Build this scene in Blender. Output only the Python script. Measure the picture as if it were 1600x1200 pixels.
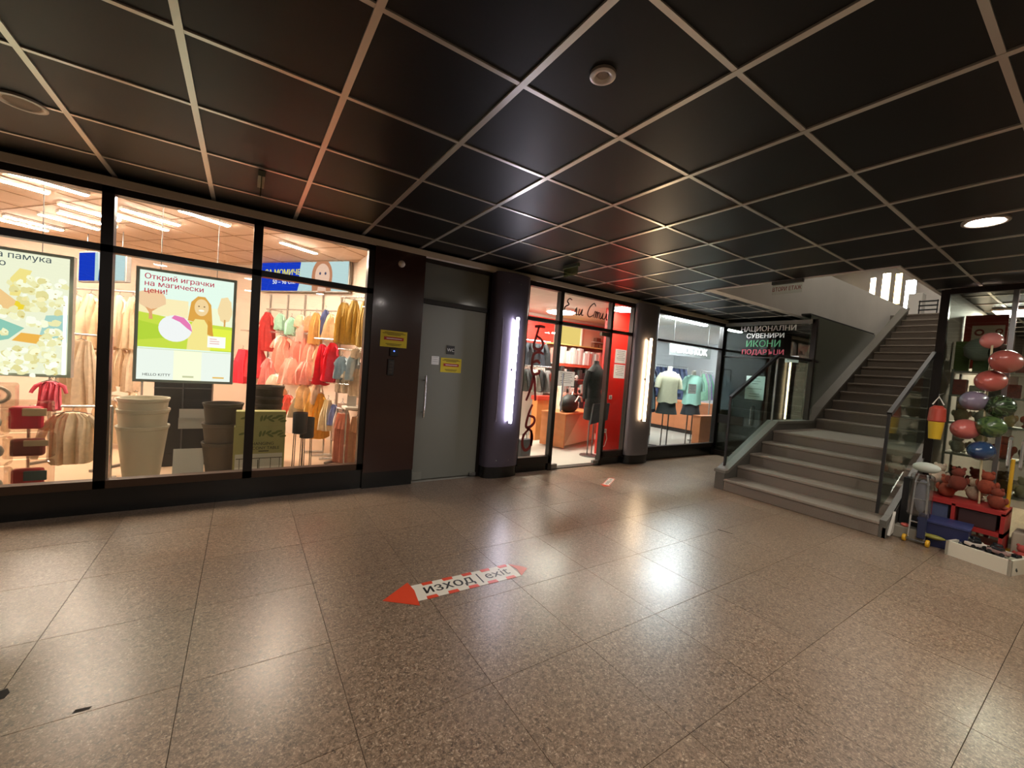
import bpy, bmesh, math, random
from mathutils import Matrix, Vector

# ------------------------------------------------------------------ scene, camera, world, exposure
for _o in list(bpy.data.objects):
    bpy.data.objects.remove(_o)
SC = bpy.context.scene
COL = SC.collection
SC.view_settings.view_transform = 'Standard'
SC.view_settings.look = 'None'
SC.view_settings.gamma = 1.0
SC.view_settings.use_curve_mapping = False
SC.view_settings.exposure = 0.18
SC.cycles.use_denoising = True
SC.cycles.max_bounces = 8
SC.cycles.diffuse_bounces = 4
SC.cycles.glossy_bounces = 4
SC.cycles.transparent_max_bounces = 24
SC.cycles.sample_clamp_indirect = 6.0
SC.cycles.caustics_reflective = False
SC.cycles.caustics_refractive = False

CAM_Z = 1.3714
YAW, PITCH, ROLL, FPX = 0.585334, -0.0411593, 0.0755672, 636.759
_f = Vector((math.sin(YAW) * math.cos(PITCH), math.cos(YAW) * math.cos(PITCH), math.sin(PITCH)))
_r = Vector((math.cos(YAW), -math.sin(YAW), 0))
_u = _r.cross(_f)
_r2 = _r * math.cos(ROLL) + _u * math.sin(ROLL)
_u2 = -_r * math.sin(ROLL) + _u * math.cos(ROLL)
cam_data = bpy.data.cameras.new('camera')
cam_data.sensor_width = 36.0
cam_data.lens = FPX * 36.0 / 1600.0
cam_data.clip_start = 0.05
cam = bpy.data.objects.new('camera', cam_data)
COL.objects.link(cam)
cam.matrix_world = Matrix(((_r2.x, _u2.x, -_f.x, 0), (_r2.y, _u2.y, -_f.y, 0), (_r2.z, _u2.z, -_f.z, CAM_Z), (0, 0, 0, 1)))
SC.camera = cam


def in_view(x, y, z, m=0.12):
    d = Vector((x, y, z - CAM_Z))
    dz = d.dot(_f)
    if dz < 0.05:
        return False
    return abs(d.dot(_r2) / dz) < (800 / FPX) + m and abs(d.dot(_u2) / dz) < (600 / FPX) + m


world = bpy.data.worlds.new('world')
SC.world = world
world.use_nodes = True
world.node_tree.nodes['Background'].inputs['Color'].default_value = (0.9, 0.93, 1.0, 1)
world.node_tree.nodes['Background'].inputs['Strength'].default_value = 0.02

# light levels of the lamps that are built further down
LED_KIDS, LED_LINGERIE, LED_FASHION, LED_COLUMN, DOWNLIGHT, KIOSK_LAMP, UPPER_LAMP = 230.0, 330.0, 280.0, 36.0, 225.0, 160.0, 60.0

# ------------------------------------------------------------------ helpers
def lin(h):
    if isinstance(h, (tuple, list)):
        return tuple(h[:3])
    c = [int(h[i:i + 2], 16) / 255.0 for i in (0, 2, 4)]
    return tuple(v / 12.92 if v <= 0.04045 else ((v + 0.055) / 1.055) ** 2.4 for v in c)


MATS = {}


def mat(color, rough=0.6, metal=0.0, spec=0.5, vary=0.0, scale=20.0, bump=0.0, coat=0.0, rand=0.0):
    key = ('p', color, rough, metal, spec, vary, scale, bump, coat, rand)
    if key in MATS:
        return MATS[key]
    m = bpy.data.materials.new('m_%s' % (color if isinstance(color, str) else 'c'))
    m.use_nodes = True
    nt = m.node_tree
    b = nt.nodes['Principled BSDF']
    b.inputs['Base Color'].default_value = (*lin(color), 1)
    b.inputs['Roughness'].default_value = rough
    b.inputs['Metallic'].default_value = metal
    b.inputs['Specular IOR Level'].default_value = spec
    b.inputs['Coat Weight'].default_value = coat
    b.inputs['Coat Roughness'].default_value = 0.08
    out = None
    if vary or bump:
        g = nt.nodes.new('ShaderNodeNewGeometry')
        n = nt.nodes.new('ShaderNodeTexNoise')
        n.inputs['Scale'].default_value = scale
        n.inputs['Detail'].default_value = 4
        nt.links.new(g.outputs['Position'], n.inputs['Vector'])
        if vary:
            mr = nt.nodes.new('ShaderNodeMapRange')
            mr.inputs['From Min'].default_value = 0.3
            mr.inputs['From Max'].default_value = 0.7
            mr.inputs['To Min'].default_value = 1 - vary
            mr.inputs['To Max'].default_value = 1 + vary
            nt.links.new(n.outputs['Fac'], mr.inputs['Value'])
            hs = nt.nodes.new('ShaderNodeHueSaturation')
            hs.inputs['Color'].default_value = (*lin(color), 1)
            nt.links.new(mr.outputs['Result'], hs.inputs['Value'])
            nt.links.new(hs.outputs['Color'], b.inputs['Base Color'])
        if bump:
            bp = nt.nodes.new('ShaderNodeBump')
            bp.inputs['Strength'].default_value = bump
            bp.inputs['Distance'].default_value = 0.01
            nt.links.new(n.outputs['Fac'], bp.inputs['Height'])
            nt.links.new(bp.outputs['Normal'], b.inputs['Normal'])
    MATS[key] = m
    return m


def emit(color, strength):
    key = ('e', color, strength)
    if key in MATS:
        return MATS[key]
    m = bpy.data.materials.new('glow')
    m.use_nodes = True
    nt = m.node_tree
    nt.nodes.remove(nt.nodes['Principled BSDF'])
    e = nt.nodes.new('ShaderNodeEmission')
    e.inputs['Color'].default_value = (*lin(color), 1)
    e.inputs['Strength'].default_value = strength
    nt.links.new(e.outputs[0], nt.nodes['Material Output'].inputs[0])
    MATS[key] = m
    return m


def glass(tint='ffffff', base=0.05, rough=0.0, gain=0.9):
    """thin clear sheet: straight-through transmission plus a Schlick mirror term"""
    key = ('g', tint, base, rough, gain)
    if key in MATS:
        return MATS[key]
    m = bpy.data.materials.new('glass')
    m.use_nodes = True
    nt = m.node_tree
    nt.nodes.remove(nt.nodes['Principled BSDF'])
    t = nt.nodes.new('ShaderNodeBsdfTransparent')
    t.inputs[0].default_value = (*lin(tint), 1)
    g = nt.nodes.new('ShaderNodeBsdfGlossy')
    g.inputs['Roughness'].default_value = rough
    lw = nt.nodes.new('ShaderNodeLayerWeight')
    lw.inputs['Blend'].default_value = 0.5
    p = nt.nodes.new('ShaderNodeMath')
    p.operation = 'POWER'
    p.inputs[1].default_value = 5.0
    nt.links.new(lw.outputs['Facing'], p.inputs[0])
    ma = nt.nodes.new('ShaderNodeMath')
    ma.operation = 'MULTIPLY_ADD'
    ma.inputs[1].default_value = gain
    ma.inputs[2].default_value = base
    nt.links.new(p.outputs[0], ma.inputs[0])
    mx = nt.nodes.new('ShaderNodeMixShader')
    nt.links.new(ma.outputs[0], mx.inputs[0])
    nt.links.new(t.outputs[0], mx.inputs[1])
    nt.links.new(g.outputs[0], mx.inputs[2])
    nt.links.new(mx.outputs[0], nt.nodes['Material Output'].inputs[0])
    MATS[key] = m
    return m


class MB:
    """collects shapes into one mesh"""

    def __init__(s):
        s.v, s.f, s.mi = [], [], []
        s.cur = 0

    def add(s, vs, fs):
        o = len(s.v)
        s.v += [tuple(v) for v in vs]
        s.f += [tuple(i + o for i in f) for f in fs]
        s.mi += [s.cur] * len(fs)
        return s

    def box(s, x0, y0, z0, x1, y1, z1):
        v = [(x0, y0, z0), (x1, y0, z0), (x1, y1, z0), (x0, y1, z0), (x0, y0, z1), (x1, y0, z1), (x1, y1, z1), (x0, y1, z1)]
        return s.add(v, [(0, 3, 2, 1), (4, 5, 6, 7), (0, 1, 5, 4), (1, 2, 6, 5), (2, 3, 7, 6), (3, 0, 4, 7)])

    def rbox(s, x0, y0, z0, x1, y1, z1, r, seg=2):
        bm = bmesh.new()
        bmesh.ops.create_cube(bm, size=1)
        for v in bm.verts:
            v.co = Vector(((x0 + x1) / 2 + v.co.x * (x1 - x0), (y0 + y1) / 2 + v.co.y * (y1 - y0), (z0 + z1) / 2 + v.co.z * (z1 - z0)))
        bmesh.ops.bevel(bm, geom=list(bm.edges), offset=r, segments=seg, affect='EDGES', profile=0.5)
        bm.verts.index_update()
        s.add([v.co for v in bm.verts], [[v.index for v in f.verts] for f in bm.faces])
        bm.free()
        return s

    def bar(s, p, q, w, h=None):
        """rectangular bar from p to q"""
        h = h or w
        p, q = Vector(p), Vector(q)
        d = (q - p).normalized()
        a = Vector((0, 0, 1)) if abs(d.z) < 0.9 else Vector((1, 0, 0))
        x = d.cross(a).normalized() * w / 2
        y = x.cross(d).normalized() * h / 2
        v = [p - x - y, p + x - y, p + x + y, p - x + y, q - x - y, q + x - y, q + x + y, q - x + y]
        return s.add(v, [(0, 3, 2, 1), (4, 5, 6, 7), (0, 1, 5, 4), (1, 2, 6, 5), (2, 3, 7, 6), (3, 0, 4, 7)])

    def tube(s, pts, r, n=8, closed=False):
        pts = [Vector(p) for p in pts]
        rs = r if isinstance(r, (list, tuple)) else [r] * len(pts)
        L = len(pts)
        rings = []
        up = None
        for i, p in enumerate(pts):
            a = pts[(i - 1) % L] if (closed or i > 0) else p
            b = pts[(i + 1) % L] if (closed or i < L - 1) else p
            d = (b - a).normalized()
            if up is None:
                up = Vector((0, 0, 1)) if abs(d.z) < 0.9 else Vector((1, 0, 0))
            x = d.cross(up)
            if x.length < 1e-5:
                x = d.orthogonal()
            x.normalize()
            up = x.cross(d).normalized()
            rings.append([p + (x * math.cos(t) + up * math.sin(t)) * rs[i] for t in [2 * math.pi * k / n for k in range(n)]])
        vs = [v for R in rings for v in R]
        fs = []
        for i in range(L if closed else L - 1):
            for k in range(n):
                a, b = i * n + k, i * n + (k + 1) % n
                c, d = ((i + 1) % L) * n + (k + 1) % n, ((i + 1) % L) * n + k
                fs.append((a, b, c, d))
        if not closed:
            fs.append(tuple(reversed(range(n))))
            fs.append(tuple(range((L - 1) * n, L * n)))
        return s.add(vs, fs)

    def lathe(s, prof, c=(0, 0, 0), n=24, cap=True, sx=1.0, sy=1.0):
        vs, fs = [], []
        for r, z in prof:
            for k in range(n):
                t = 2 * math.pi * k / n
                vs.append((c[0] + r * math.cos(t) * sx, c[1] + r * math.sin(t) * sy, c[2] + z))
        for i in range(len(prof) - 1):
            for k in range(n):
                fs.append((i * n + k, i * n + (k + 1) % n, (i + 1) * n + (k + 1) % n, (i + 1) * n + k))
        if cap:
            fs.append(tuple(reversed(range(n))))
            fs.append(tuple(range((len(prof) - 1) * n, len(prof) * n)))
        return s.add(vs, fs)

    def prism(s, pts, fn, t0, t1):
        """polygon pts (2D) swept between t0 and t1; fn(u, v, t) -> xyz"""
        n = len(pts)
        vs = [fn(u, v, t0) for u, v in pts] + [fn(u, v, t1) for u, v in pts]
        fs = [tuple(reversed(range(n))), tuple(range(n, 2 * n))] + [(i, (i + 1) % n, n + (i + 1) % n, n + i) for i in range(n)]
        return s.add(vs, fs)

    def blob(s, c, rx, ry, rz, n=12, m=8, noise=0.0, rng=None):
        vs, fs = [(c[0], c[1], c[2] - rz)], []
        for i in range(1, m):
            ph = -math.pi / 2 + math.pi * i / m
            for k in range(n):
                t = 2 * math.pi * k / n
                q = 1 + (rng.uniform(-noise, noise) if rng else 0)
                vs.append((c[0] + rx * q * math.cos(ph) * math.cos(t), c[1] + ry * q * math.cos(ph) * math.sin(t), c[2] + rz * q * math.sin(ph)))
        vs.append((c[0], c[1], c[2] + rz))
        T = len(vs) - 1
        for k in range(n):
            fs.append((0, 1 + (k + 1) % n, 1 + k))
            fs.append((T, T - n + k, T - n + (k + 1) % n))
        for i in range(m - 2):
            for k in range(n):
                a, b = 1 + i * n + k, 1 + i * n + (k + 1) % n
                fs.append((a, b, b + n, a + n))
        return s.add(vs, fs)

    def build(s, name, m, parent=None, smooth=False, label=None, kind=None):
        me = bpy.data.meshes.new(name)
        me.from_pydata(s.v, [], s.f)
        for x in (m if isinstance(m, (list, tuple)) else [m]):
            me.materials.append(x)
        if isinstance(m, (list, tuple)):
            me.polygons.foreach_set('material_index', s.mi)
        bm = bmesh.new()
        bm.from_mesh(me)
        bmesh.ops.recalc_face_normals(bm, faces=bm.faces)
        bm.to_mesh(me)
        bm.free()
        if smooth:
            me.polygons.foreach_set('use_smooth', [True] * len(me.polygons))
            me.set_sharp_from_angle(angle=math.radians(40))
        o = bpy.data.objects.new(name, me)
        COL.objects.link(o)
        o.parent = parent
        if label:
            o['label'] = label
        if kind:
            o['kind'] = kind
        return o


def tag(o, label, cat, group=None):
    o['label'] = label
    o['category'] = cat
    if group:
        o['group'] = group
    return o


def thing(name, label, cat, loc=(0, 0, 0), rz=0.0, group=None, s=1.0):
    o = bpy.data.objects.new(name, None)
    COL.objects.link(o)
    o.location = loc
    o.rotation_euler = (0, 0, rz)
    o.scale = (s, s, s)
    o.empty_display_size = 0.1
    return tag(o, label, cat, group)


def struct(o):
    o['kind'] = 'structure'
    return o


def struct_root(name, loc=(0, 0, 0)):
    o = bpy.data.objects.new(name, None)
    COL.objects.link(o)
    o.location = loc
    o.empty_display_size = 0.1
    return struct(o)


def inst(src, parent, loc=None, rz=None):
    o = src.copy()
    COL.objects.link(o)
    o.parent = parent
    if loc is not None:
        o.location = loc
    if rz is not None:
        o.rotation_euler = (0, 0, rz)
    return o


def copy_tree(root, loc, rz=None, label=None, group=None):
    r = root.copy()
    COL.objects.link(r)
    r.location = loc
    if rz is not None:
        r.rotation_euler = (0, 0, rz)
    if label:
        r['label'] = label
    if group:
        r['group'] = group
    for ch in list(root.children):
        c = ch.copy()
        COL.objects.link(c)
        c.parent = r
        for g in list(ch.children):
            d = g.copy()
            COL.objects.link(d)
            d.parent = c
    return r


class Frame:
    """a flat print surface: origin, right and up vectors"""

    def __init__(s, o, u, v):
        s.o, s.u, s.v = Vector(o), Vector(u).normalized(), Vector(v).normalized()
        s.n = s.u.cross(s.v).normalized()

    def __call__(s, a, b, t=0.0):
        return s.o + s.u * a + s.v * b + s.n * t


class Print:
    """flat coloured shapes printed on a frame, one mesh with several inks"""

    def __init__(s, fr, dz=0.0006):
        s.fr, s.mb, s.inks, s.dz, s.k = fr, MB(), [], dz, 0

    def ink(s, m):
        if m not in s.inks:
            s.inks.append(m)
        s.mb.cur = s.inks.index(m)
        s.k += 1

    def poly(s, m, pts):
        s.ink(m)
        s.mb.add([s.fr(a, b, s.k * s.dz) for a, b in pts], [tuple(range(len(pts)))])

    def rect(s, m, a0, b0, a1, b1):
        s.poly(m, [(a0, b0), (a1, b0), (a1, b1), (a0, b1)])

    def oval(s, m, a, b, ra, rb, n=20, rot=0.0, wob=0.0, rng=None):
        p = []
        for k in range(n):
            t = 2 * math.pi * k / n
            q = 1 + (rng.uniform(-wob, wob) if rng else 0)
            x, y = ra * q * math.cos(t), rb * q * math.sin(t)
            p.append((a + x * math.cos(rot) - y * math.sin(rot), b + x * math.sin(rot) + y * math.cos(rot)))
        s.poly(m, p)

    def text(s, m, string, a, b, size, align='LEFT', bold=0.0, sx=1.0, shear=0.0):
        s.ink(m)
        vs, fs = text_mesh(string, size, align, 0.0, shear)
        for q in ((0.0,) if not bold else (-bold * size, 0.0, bold * size)):
            s.k += 1 if q else 0
            s.mb.add([s.fr(a + x * sx + q, b + y, (s.k + 0.0) * s.dz) for x, y in vs], fs)

    def build(s, name, parent=None):
        me = s.mb.build(name, s.inks, parent)
        return me


def raw_text(string, size, shear=0.0):
    cu = bpy.data.curves.new('lettering', 'FONT')
    cu.body = string
    cu.size = size
    cu.shear = shear
    cu.resolution_u = 5
    ob = bpy.data.objects.new('lettering', cu)
    COL.objects.link(ob)
    dg = bpy.context.evaluated_depsgraph_get()
    me = ob.evaluated_get(dg).to_mesh()
    vs = [(v.co.x, v.co.y) for v in me.vertices]
    fs = [tuple(p.vertices) for p in me.polygons]
    ob.evaluated_get(dg).to_mesh_clear()
    bpy.data.objects.remove(ob)
    bpy.data.curves.remove(cu)
    return vs, fs


def text_mesh(string, size, align='LEFT', bold=0.0, shear=0.0):
    """lettering as flat faces; the built-in small Cyrillic en and ie fill badly, so they are drawn here"""
    string = string.replace('\u0435', 'e')
    if '\u043d' not in string:
        vs, fs = raw_text(string, size, shear)
    else:
        vs, fs = [], []
        span = lambda t: (min(v[0] for v in t), max(v[0] for v in t))
        pe = raw_text('\u043f', size)[0]
        pw, ph = span(pe)[1] - span(pe)[0], max(v[1] for v in pe)
        sw = 0.085 * size
        done, seg = '', ''
        for ch in string + '\0':
            if ch not in '\u043d\0':
                seg += ch
                continue
            if seg.strip():
                sv, sf = raw_text(seg.strip(), size)
                s0, s1 = span(sv)
                right = span(raw_text((done + seg).rstrip(), size)[0])[1]
                o = len(vs)
                vs += [(x - s1 + right, y) for x, y in sv]
                fs += [tuple(i + o for i in f) for f in sf]
            done += seg
            seg = ''
            if ch == '\u043d':
                done += '\u043f'
                x1 = span(raw_text(done, size)[0])[1]
                x0 = x1 - pw
                for (a0, b0, a1, b1) in ((x0, 0, x0 + sw, ph), (x1 - sw, 0, x1, ph), (x0 + sw, ph * 0.42, x1 - sw, ph * 0.42 + sw * 0.9)):
                    o = len(vs)
                    vs += [(a0, b0), (a1, b0), (a1, b1), (a0, b1)]
                    fs.append((o, o + 1, o + 2, o + 3))
    x0, x1 = min(v[0] for v in vs), max(v[0] for v in vs)
    dx = {'LEFT': 0.0, 'CENTER': -(x0 + x1) / 2, 'RIGHT': -x1}[align]
    return [(x + dx, y) for x, y in vs], fs


R = math.radians
H = 2.571          # corridor ceiling
D = 4.311          # plane of the shop fronts

# ------------------------------------------------------------------ shared materials
def floor_material():
    m = bpy.data.materials.new('polished_stone')
    m.use_nodes = True
    nt = m.node_tree
    b = nt.nodes['Principled BSDF']
    g = nt.nodes.new('ShaderNodeNewGeometry')

    def noise(scale, detail=3.0, dist=0.0):
        n = nt.nodes.new('ShaderNodeTexNoise')
        n.inputs['Scale'].default_value = scale
        n.inputs['Detail'].default_value = detail
        n.inputs['Distortion'].default_value = dist
        nt.links.new(g.outputs['Position'], n.inputs['Vector'])
        return n
    n1 = noise(105.0, 3.0, 1.2)
    n2 = noise(48.0, 4.0, 1.0)
    n3 = noise(2.2, 3.0)
    r1 = nt.nodes.new('ShaderNodeValToRGB')
    cr = r1.color_ramp
    cr.elements[0].position = 0.30
    cr.elements[0].color = (*lin('33271f'), 1)
    cr.elements[1].position = 0.72
    cr.elements[1].color = (*lin('d8c4aa'), 1)
    e = cr.elements.new(0.46)
    e.color = (*lin('6a5645'), 1)
    e = cr.elements.new(0.58)
    e.color = (*lin('8c745e'), 1)
    nt.links.new(n1.outputs['Fac'], r1.inputs['Fac'])
    r2 = nt.nodes.new('ShaderNodeValToRGB')
    r2.color_ramp.elements[0].position = 0.35
    r2.color_ramp.elements[0].color = (*lin('4e3f33'), 1)
    r2.color_ramp.elements[1].position = 0.68
    r2.color_ramp.elements[1].color = (*lin('a68e76'), 1)
    nt.links.new(n2.outputs['Fac'], r2.inputs['Fac'])
    mx = nt.nodes.new('ShaderNodeMix')
    mx.data_type = 'RGBA'
    mx.inputs['Factor'].default_value = 0.45
    nt.links.new(r1.outputs['Color'], mx.inputs['A'])
    nt.links.new(r2.outputs['Color'], mx.inputs['B'])
    oi = nt.nodes.new('ShaderNodeObjectInfo')
    mr = nt.nodes.new('ShaderNodeMapRange')
    mr.inputs['To Min'].default_value = 0.92
    mr.inputs['To Max'].default_value = 1.08
    nt.links.new(oi.outputs['Random'], mr.inputs['Value'])
    hs = nt.nodes.new('ShaderNodeHueSaturation')
    nt.links.new(mx.outputs['Result'], hs.inputs['Color'])
    nt.links.new(mr.outputs['Result'], hs.inputs['Value'])
    nt.links.new(hs.outputs['Color'], b.inputs['Base Color'])
    mr2 = nt.nodes.new('ShaderNodeMapRange')
    mr2.inputs['From Min'].default_value = 0.3
    mr2.inputs['From Max'].default_value = 0.7
    mr2.inputs['To Min'].default_value = 0.285
    mr2.inputs['To Max'].default_value = 0.345
    nt.links.new(n3.outputs['Fac'], mr2.inputs['Value'])
    nt.links.new(mr2.outputs['Result'], b.inputs['Roughness'])
    bp = nt.nodes.new('ShaderNodeBump')
    bp.inputs['Strength'].default_value = 0.03
    bp.inputs['Distance'].default_value = 0.002
    nt.links.new(n1.outputs['Fac'], bp.inputs['Height'])
    nt.links.new(bp.outputs['Normal'], b.inputs['Normal'])
    b.inputs['Specular IOR Level'].default_value = 0.85
    return m


M_FLOOR = floor_material()
M_JOINT = mat('4a3c30', 0.9)
M_PANEL = mat('0d0c0b', 0.42, 0.0, 0.22, vary=0.25, scale=3.0)
M_BAR = mat('d6d1c8', 0.3, 0.75)
M_FRAME = mat('1d1612', 0.35, 0.3)
M_BROWN = mat('30130a', 0.22, 0.0, 0.5, coat=0.3)
M_BLACK = mat('0b0b0b', 0.22, 0.0, 0.5)
M_CLEAR = glass('f6faf7', 0.035, 0.0, 0.7)
M_SMOKE = glass('d8dfd8', 0.15, 0.0, 0.8)
M_GREENGLASS = glass('e4ece6', 0.05, 0.0, 0.8)
M_CHROME = mat('d4d4d2', 0.25, 0.8)
M_STEEL = mat('8a8a8a', 0.35, 1.0)
M_WHITE = mat('ece8e0', 0.6)
M_PAPER = mat('e6e6e2', 0.7)


def thin_paper():
    m = bpy.data.materials.new('thin_paper')
    m.use_nodes = True
    nt = m.node_tree
    nt.nodes.remove(nt.nodes['Principled BSDF'])
    d, t, x = nt.nodes.new('ShaderNodeBsdfDiffuse'), nt.nodes.new('ShaderNodeBsdfTranslucent'), nt.nodes.new('ShaderNodeMixShader')
    for n in (d, t):
        n.inputs[0].default_value = (0.78, 0.79, 0.78, 1)
    x.inputs[0].default_value = 0.5
    nt.links.new(d.outputs[0], x.inputs[1])
    nt.links.new(t.outputs[0], x.inputs[2])
    nt.links.new(x.outputs[0], nt.nodes['Material Output'].inputs[0])
    return m


M_THIN = thin_paper()
M_GRANITE = mat('776c61', 0.42, vary=0.28, scale=160.0)
M_GRANITE_DARK = mat('57544d', 0.4, vary=0.28, scale=160.0)
M_WOOD = mat('c07a48', 0.45, vary=0.12, scale=9.0)
M_LETTER_RED = mat('6d1210', 0.45)

# ------------------------------------------------------------------ floor
XJ, YJ, PX, PY = 0.4, 0.26, 0.555, 0.58
floor = struct(MB().box(-5.2, -4.0, -0.12, 13.0, D + 0.02, -0.012).build('floor', M_JOINT))
slab0 = None
rest = MB()
g = 0.0013
for i in range(-10, 16):
    for j in range(-8, 7):
        x0, y0 = XJ + i * PX, YJ + j * PY
        x1, y1 = x0 + PX, y0 + PY
        if x0 < -5.2 or x1 > 9.1 or y1 > 4.35:
            continue
        vis = any(in_view(a, b, 0.0, 0.02) for a in (x0, x1) for b in (y0, y1))
        if vis and x0 < 7.6:
            if slab0 is None:
                slab0 = MB().box(g, g, -0.012, PX - g, PY - g, 0.0).build('floor_slab', M_FLOOR, floor)
                slab0.location = (x0, y0, 0)
            else:
                inst(slab0, floor, (x0, y0, 0))
        else:
            rest.box(x0 + g, y0 + g, -0.012, x1 - g, y1 - g, 0.0)
rest.build('floor_slab', M_FLOOR, floor, kind='stuff')

# ------------------------------------------------------------------ corridor ceiling with its stair opening
OX, OY0, OY1 = 5.05, 1.28, 3.05
UP = 3.15          # level of the floor above
cb = MB()
for (x0, y0, x1, y1) in ((-5.2, -4.0, OX, D), (OX, -4.0, 13.0, OY0), (OX, OY1 + 0.12, 13.0, D)):
    cb.box(x0, y0, H + 0.03, x1, y1, UP)
ceiling = struct(cb.build('ceiling', mat('17150f', 0.8)))
CX, CY, QX, QY = -0.257, 0.925, 0.60, 0.595
cx_lines = [CX + k * QX for k in range(-8, 23)]
cy_lines = [CY + k * QY for k in range(-8, 6)]
ys = cy_lines + [D]
pan0 = {}
cands = []
for i in range(len(cx_lines) - 1):
    for j in range(len(ys) - 1):
        x0, x1, y0, y1 = cx_lines[i], cx_lines[i + 1], ys[j], ys[j + 1]
        pieces = [(x0, y0, x1, y1)]
        if x1 > OX and y1 > OY0 and y0 < OY1:
            pieces = []
            if x0 < OX:
                pieces.append((x0, y0, OX, y1))
            if y0 < OY0 - 0.02:
                pieces.append((max(x0, OX), y0, x1, OY0))
            if y1 > OY1 + 0.14:
                pieces.append((max(x0, OX), OY1 + 0.12, x1, y1))
        for p in pieces:
            mx_, my_ = (p[0] + p[2]) / 2, (p[1] + p[3]) / 2
            v = any(in_view(a, b, H, 0.02) for a in (p[0], p[2]) for b in (p[1], p[3]))
            cands.append((0 if v else 1, mx_ * mx_ + my_ * my_, p))
cands.sort()
rest = MB()
for n_, (v, d, p) in enumerate(cands):
    w, l = p[2] - p[0], p[3] - p[1]
    if v == 0 and n_ < 290:
        key = (round(w, 3), round(l, 3))
        if key not in pan0:
            pan0[key] = MB().box(0.006, 0.006, 0.006, w - 0.006, l - 0.006, 0.028).build('ceiling_panel', M_PANEL, ceiling)
            pan0[key].location = (p[0], p[1], H)
        else:
            inst(pan0[key], ceiling, (p[0], p[1], H))
    else:
        rest.box(p[0] + 0.006, p[1] + 0.006, H + 0.006, p[2] - 0.006, p[3] - 0.006, H + 0.028)
rest.build('ceiling_panel', M_PANEL, ceiling, kind='stuff')
for x in cx_lines:
    segs = [(-3.85, D)] if x < OX else [(-3.85, OY0), (OY1 + 0.12, D)]
    for a, b in segs:
        MB().box(x - 0.0145, a, H - 0.003, x + 0.0145, b, H + 0.02).build('grid_bar', M_BAR, ceiling)
for y in cy_lines:
    x1 = OX if OY0 < y < OY1 + 0.12 else 12.9
    MB().box(-5.1, y - 0.011, H - 0.001, x1, y + 0.011, H + 0.02).build('grid_bar', M_BAR, ceiling)
# pale edge strips round the opening
M_EDGE = mat('cfccc6', 0.6)
struct(MB().box(OX - 0.03, OY0 - 0.03, H - 0.006, OX + 0.005, OY1 + 0.12, H + 0.02).build('trim_1', M_EDGE))
struct(MB().box(OX, OY0 - 0.03, H - 0.006, 13.0, OY0 + 0.005, H + 0.02).build('trim_2', M_EDGE))

# ------------------------------------------------------------------ shell of the corridor behind the camera
M_PLAIN = mat('8d8378', 0.8, vary=0.05, scale=4)
struct(MB().box(-5.3, -4.15, 0, 13.0, -4.0, H + 0.03).build('wall_back', M_PLAIN))
struct(MB().box(-5.35, -4.0, 0, -5.2, D, H + 0.03).build('wall_left', M_PLAIN))
struct(MB().box(13.0, -4.15, 0, 13.15, 1.2, UP).build('wall_right', M_PLAIN))

# ------------------------------------------------------------------ shop front: plinths, frames, panes, doors, columns
M_SILL = mat('3a2414', 0.4)
struct(MB().box(-5.2, D, 0, 1.07, D + 0.14, 0.2).build('baseboard_front', M_BLACK))
struct(MB().box(2.98, D, 0, 3.545, D + 0.1, 0.1).build('baseboard_front', M_BLACK))
struct(MB().box(4.545, D, 0, 5.02, D + 0.1, 0.12).build('baseboard_front', M_BLACK))
struct(MB().box(5.54, D, 0, 7.56, D + 0.1, 0.15).build('baseboard_front', M_BLACK))
struct(MB().box(-5.2, D - 0.05, 2.492, 7.62, D + 0.02, 2.552).build('trim_3', mat('d0c4b0', 0.45, 0.1)))
struct(MB().box(-5.2, D + 0.02, 2.5, 7.62, D + 0.1, 2.95).build('wall_front', mat('15110e', 0.6)))


def framed(name, members, panes, gm=M_CLEAR, fm=M_FRAME):
    """members: (x0, z0, x1, z1[, part name]); panes: (x0, z0, x1, z1)"""
    r = struct_root(name, (0, 0, 0))
    for m in members:
        MB().box(m[0], D - 0.025, m[1], m[2], D + 0.055, m[3]).build(m[4] if len(m) > 4 else 'frame_bar', M_SILL if m[4] == 'sill_rail' and name == 'window_1' else fm, r)
    for p in panes:
        MB().box(p[0], D + 0.008, p[1], p[2], D + 0.016, p[3]).build('pane', gm, r)
    return r


mem = [(-4.6, 2.44, 1.07, 2.495, 'head_rail'), (-4.6, 2.005, 1.07, 2.058, 'transom_rail'), (-4.6, 0.2, 1.07, 0.262, 'sill_rail')]
px_ = [-4.6, -3.72, -2.77, -1.84, -0.885, 0.07, 1.045]
for x in px_:
    mem.append((x - 0.035, 0.2, x + 0.035, 2.49, 'mullion'))
pn = []
for a, b in zip(px_[:-1], px_[1:]):
    pn += [(a + 0.03, 0.26, b - 0.03, 2.01), (a + 0.03, 2.05, b - 0.03, 2.45)]
framed('window_1', mem, pn)

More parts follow.
